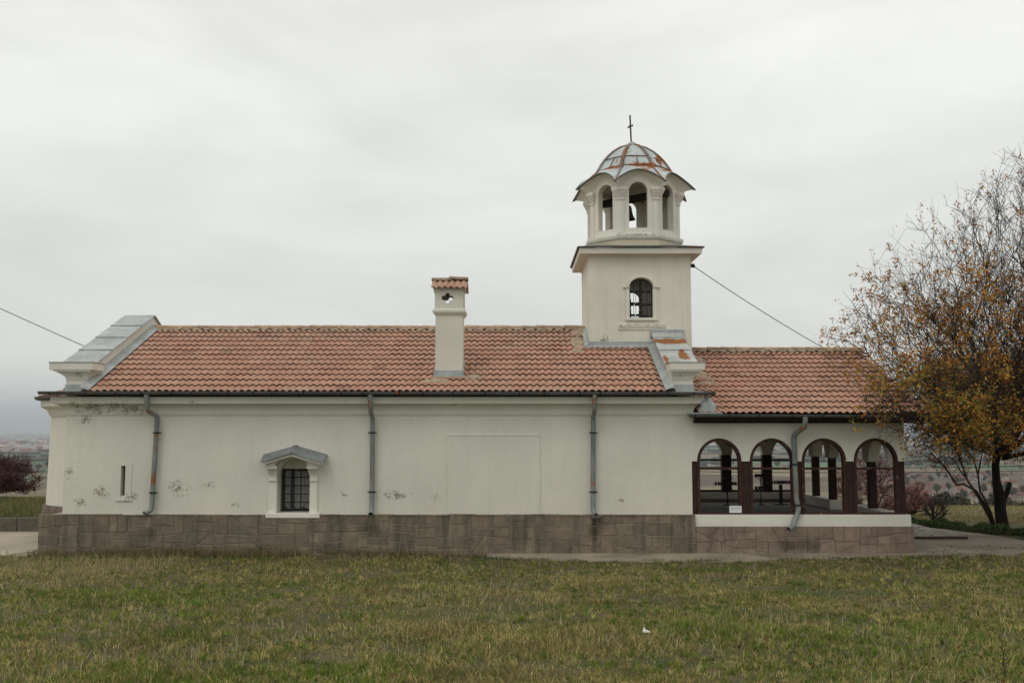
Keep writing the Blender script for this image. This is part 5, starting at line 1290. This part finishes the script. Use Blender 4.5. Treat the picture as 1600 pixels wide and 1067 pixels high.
def put_house(x, y, lab):
    i = random.randrange(4); p = protos[i]
    if i in used: p = copy_tree(p)
    used.add(i); p.location = (x, y, float(tz(x, y))); p.rotation_euler = (0, 0, random.uniform(-.6, .6) + random.choice([0, math.pi/2, math.pi])); p['label'] = ('far ' if 'far village' in lab else 'near ') + KIND[i] + ' ' + where(x/(y+24.2)); p['group'] = lab
    s_ = random.uniform(.55, .85); p.scale = (s_, s_, s_)
NEARH = 'houses of the near village in the valley'; FARH = 'houses of the far village beyond the fields'
cnt = 0
while cnt < 95:
    d_ = random.uniform(660, 1180); r_ = random.uniform(.375, .60)
    if random.random() < .3*(d_-660)/520: continue
    put_house(r_*d_, d_-24.2, NEARH); cnt += 1
for i in range(70):
    d_ = random.uniform(1500, 2000); put_house(random.uniform(.17, .58)*d_, d_-24.2, FARH)
# trees of the valley
def far_tree(h, rad, pal, n=900):
    t = empty('valley_tree', (0,0,0), 'distant tree among the fields', 'tree', 'trees of the valley')
    q = MB(); q.tube([(0,0,-.6),(.1,0,h*.35),(0,.1,h*.6)], [h*.035,h*.025,h*.012], 6); q.build('trunk', M['bark'], t)
    ce = rnd_unit(9)*np.array([rad*.55,rad*.55,h*.24])+np.array([0,0,h*.55]); k = np.random.randint(0,9,n)
    C_ = ce[k]+rnd_unit(n)*np.random.uniform(.5,1,(n,1))*np.array([rad*.5,rad*.5,h*.22]); cs_ = np.array(pal)[np.random.randint(0,len(pal),n)]*np.random.uniform(.55,1.25,(n,1))
    V_, F_, C2 = leaves_np(C_, np.random.uniform(.35,.8,n)*rad/3.2, cs_, aspect=.8); np_mesh('crown', V_, [F_], M['farwood'], cols=C2, parent=t); return t
FT = [far_tree(8,3.4,[(.05,.055,.028),(.07,.065,.03)]), far_tree(6,3.2,[(.085,.07,.035),(.06,.055,.03)]), far_tree(10,3.0,[(.035,.045,.025),(.045,.05,.03)]), far_tree(5,3.6,[(.12,.09,.045),(.09,.08,.04)])]
usedt = set()
def put_tree(x, y, lab, grp, s_=1.):
    i = random.randrange(4); p = FT[i]
    if i in usedt: p = copy_tree(p)
    usedt.add(i); p.location = (x, y, float(tz(x, y))); p.rotation_euler = (0,0,random.uniform(0,6.28)); k = s_*random.uniform(.8,1.25); p.scale = (k,k,k); p['label'] = ['dark green ','olive ','tall dark ','low brownish '][i] + lab + ', ' + (where(x/(y+24.2)) if x > 0 else 'seen left of the church'); p['group'] = grp
for i in range(26):
    d_ = random.uniform(130, 230); put_tree(random.uniform(.40, .475)*d_, d_-24.2, 'tree in the clump below the meadow', 'trees in the clump below the meadow', .5+.25*(d_-130)/100)
for i in range(8):
    d_ = random.uniform(230, 300); put_tree(random.uniform(.475, .56)*d_, d_-24.2, 'tree just below the meadow edge', 'trees behind the slim stems', .8)
for i in range(95):
    d_ = random.uniform(640, 1250); put_tree(random.uniform(.33, .62)*d_, d_-24.2, 'tree standing between village houses', 'trees between the village houses', 1.0)
for i in range(60):
    d_ = random.uniform(1350, 2300); put_tree(random.choice([random.uniform(.17,.6), random.uniform(-.56,-.44)])*d_, d_-24.2, 'tree far out on the plain', 'trees on the far plain', 1.4)
x, d_ = .427*290, 290; cb = empty('cabin', (x, d_-24.2, float(tz(x, d_-24.2))), 'small turquoise cabin at the far edge of the dry meadow', 'cabin'); z = WP[cb].z
q = MB(); q.box(x-2.7, x+2.7, d_-25.3, d_-22.9, z-.5, z+2.35); q.build('body', M['teal'], cb, bevel=.05)
q = MB(); q.prism([(x-2.9,d_-25.5,z+2.352),(x-2.9,d_-24.1,z+2.75),(x-2.9,d_-22.7,z+2.352)], (5.8,0,0)); q.build('roof', M['zinc'], cb)
q = MB(); q.box(x-1.9,x-1.0,d_-25.33,d_-25.301,z+1.2,z+2.0); q.box(x+.9,x+1.8,d_-25.33,d_-25.301,z+1.2,z+2.0); q.build('window', M['black'], cb)
# far town and woods on the plain, too many and too small to count
q = MB(); random.seed(5)
for (d0, d1, r0, r1, n) in ((3200,4200,-.60,-.44,260), (5500,7500,-.60,-.40,420), (4500,7500,.15,.6,520), (9000,13000,-.6,.6,500)):
    for i in range(n):
        d_ = random.uniform(d0, d1); x = random.uniform(r0, r1)*d_; y = d_-24.2; z = float(tz(x, y)); w_ = random.uniform(10, 24)*(1+d_/9000); h = random.uniform(5, 11)*(1+d_/14000); c = random.uniform(.8, 1.15)
        cc = random.choice([(.5,.48,.44),(.55,.54,.5),(.30,.13,.09),(.42,.36,.3)]); q.box(x-w_/2, x+w_/2, y-w_/3, y+w_/3, z-3, z+h, tuple(v*c for v in cc))
o = q.build('far_town', M['house']); tag(o, 'pale far-off towns scattered across the hazy plain', 'town', kind='stuff')
q = MB()
for i in range(900):
    d_ = 1600*(12)**random.random(); x = random.uniform(-.62,.62)*d_; y = d_-24.2; z = float(tz(x,y)); w_ = random.uniform(15, 70)*(d_/3000)**.6; h = random.uniform(4, 9)*(1+d_/9000); c = random.uniform(.7,1.2)
    n = 7; vs = [(x+w_*math.cos(a)*random.uniform(.7,1.1), y+w_*.5*math.sin(a), z-2) for a in np.linspace(0,5.4,n)] + [(x+w_*.8*math.cos(a), y+w_*.4*math.sin(a), z+h*random.uniform(.5,1)) for a in np.linspace(0,5.4,n)]
    q.add(vs, [(k,(k+1)%n,n+(k+1)%n,n+k) for k in range(n)]+[tuple(range(n,2*n))], (.04*c,.05*c,.03*c))
o = q.build('far_woods', M['farwood']); tag(o, 'dark tree lines and woods across the far plain', 'woods', kind='stuff')

# ------------------------------------------------------------------ haze
q = MB(); q.box(-60000, 60000, -2000, 62000, -400, 620)
g = bpy.data.materials.new('haze'); g.use_nodes = True; t = g.node_tree; t.nodes.clear(); o_ = t.nodes.new('ShaderNodeOutputMaterial'); v_ = t.nodes.new('ShaderNodeVolumePrincipled')
v_.inputs['Color'].default_value = (.86,.92,1,1); v_.inputs['Density'].default_value = 9e-5; v_.inputs['Anisotropy'].default_value = 0.
t.links.new(v_.outputs[0], o_.inputs['Volume'])
hz_ = q.build('haze', g); tag(hz_, 'pale haze over the plain', 'haze', kind='stuff')
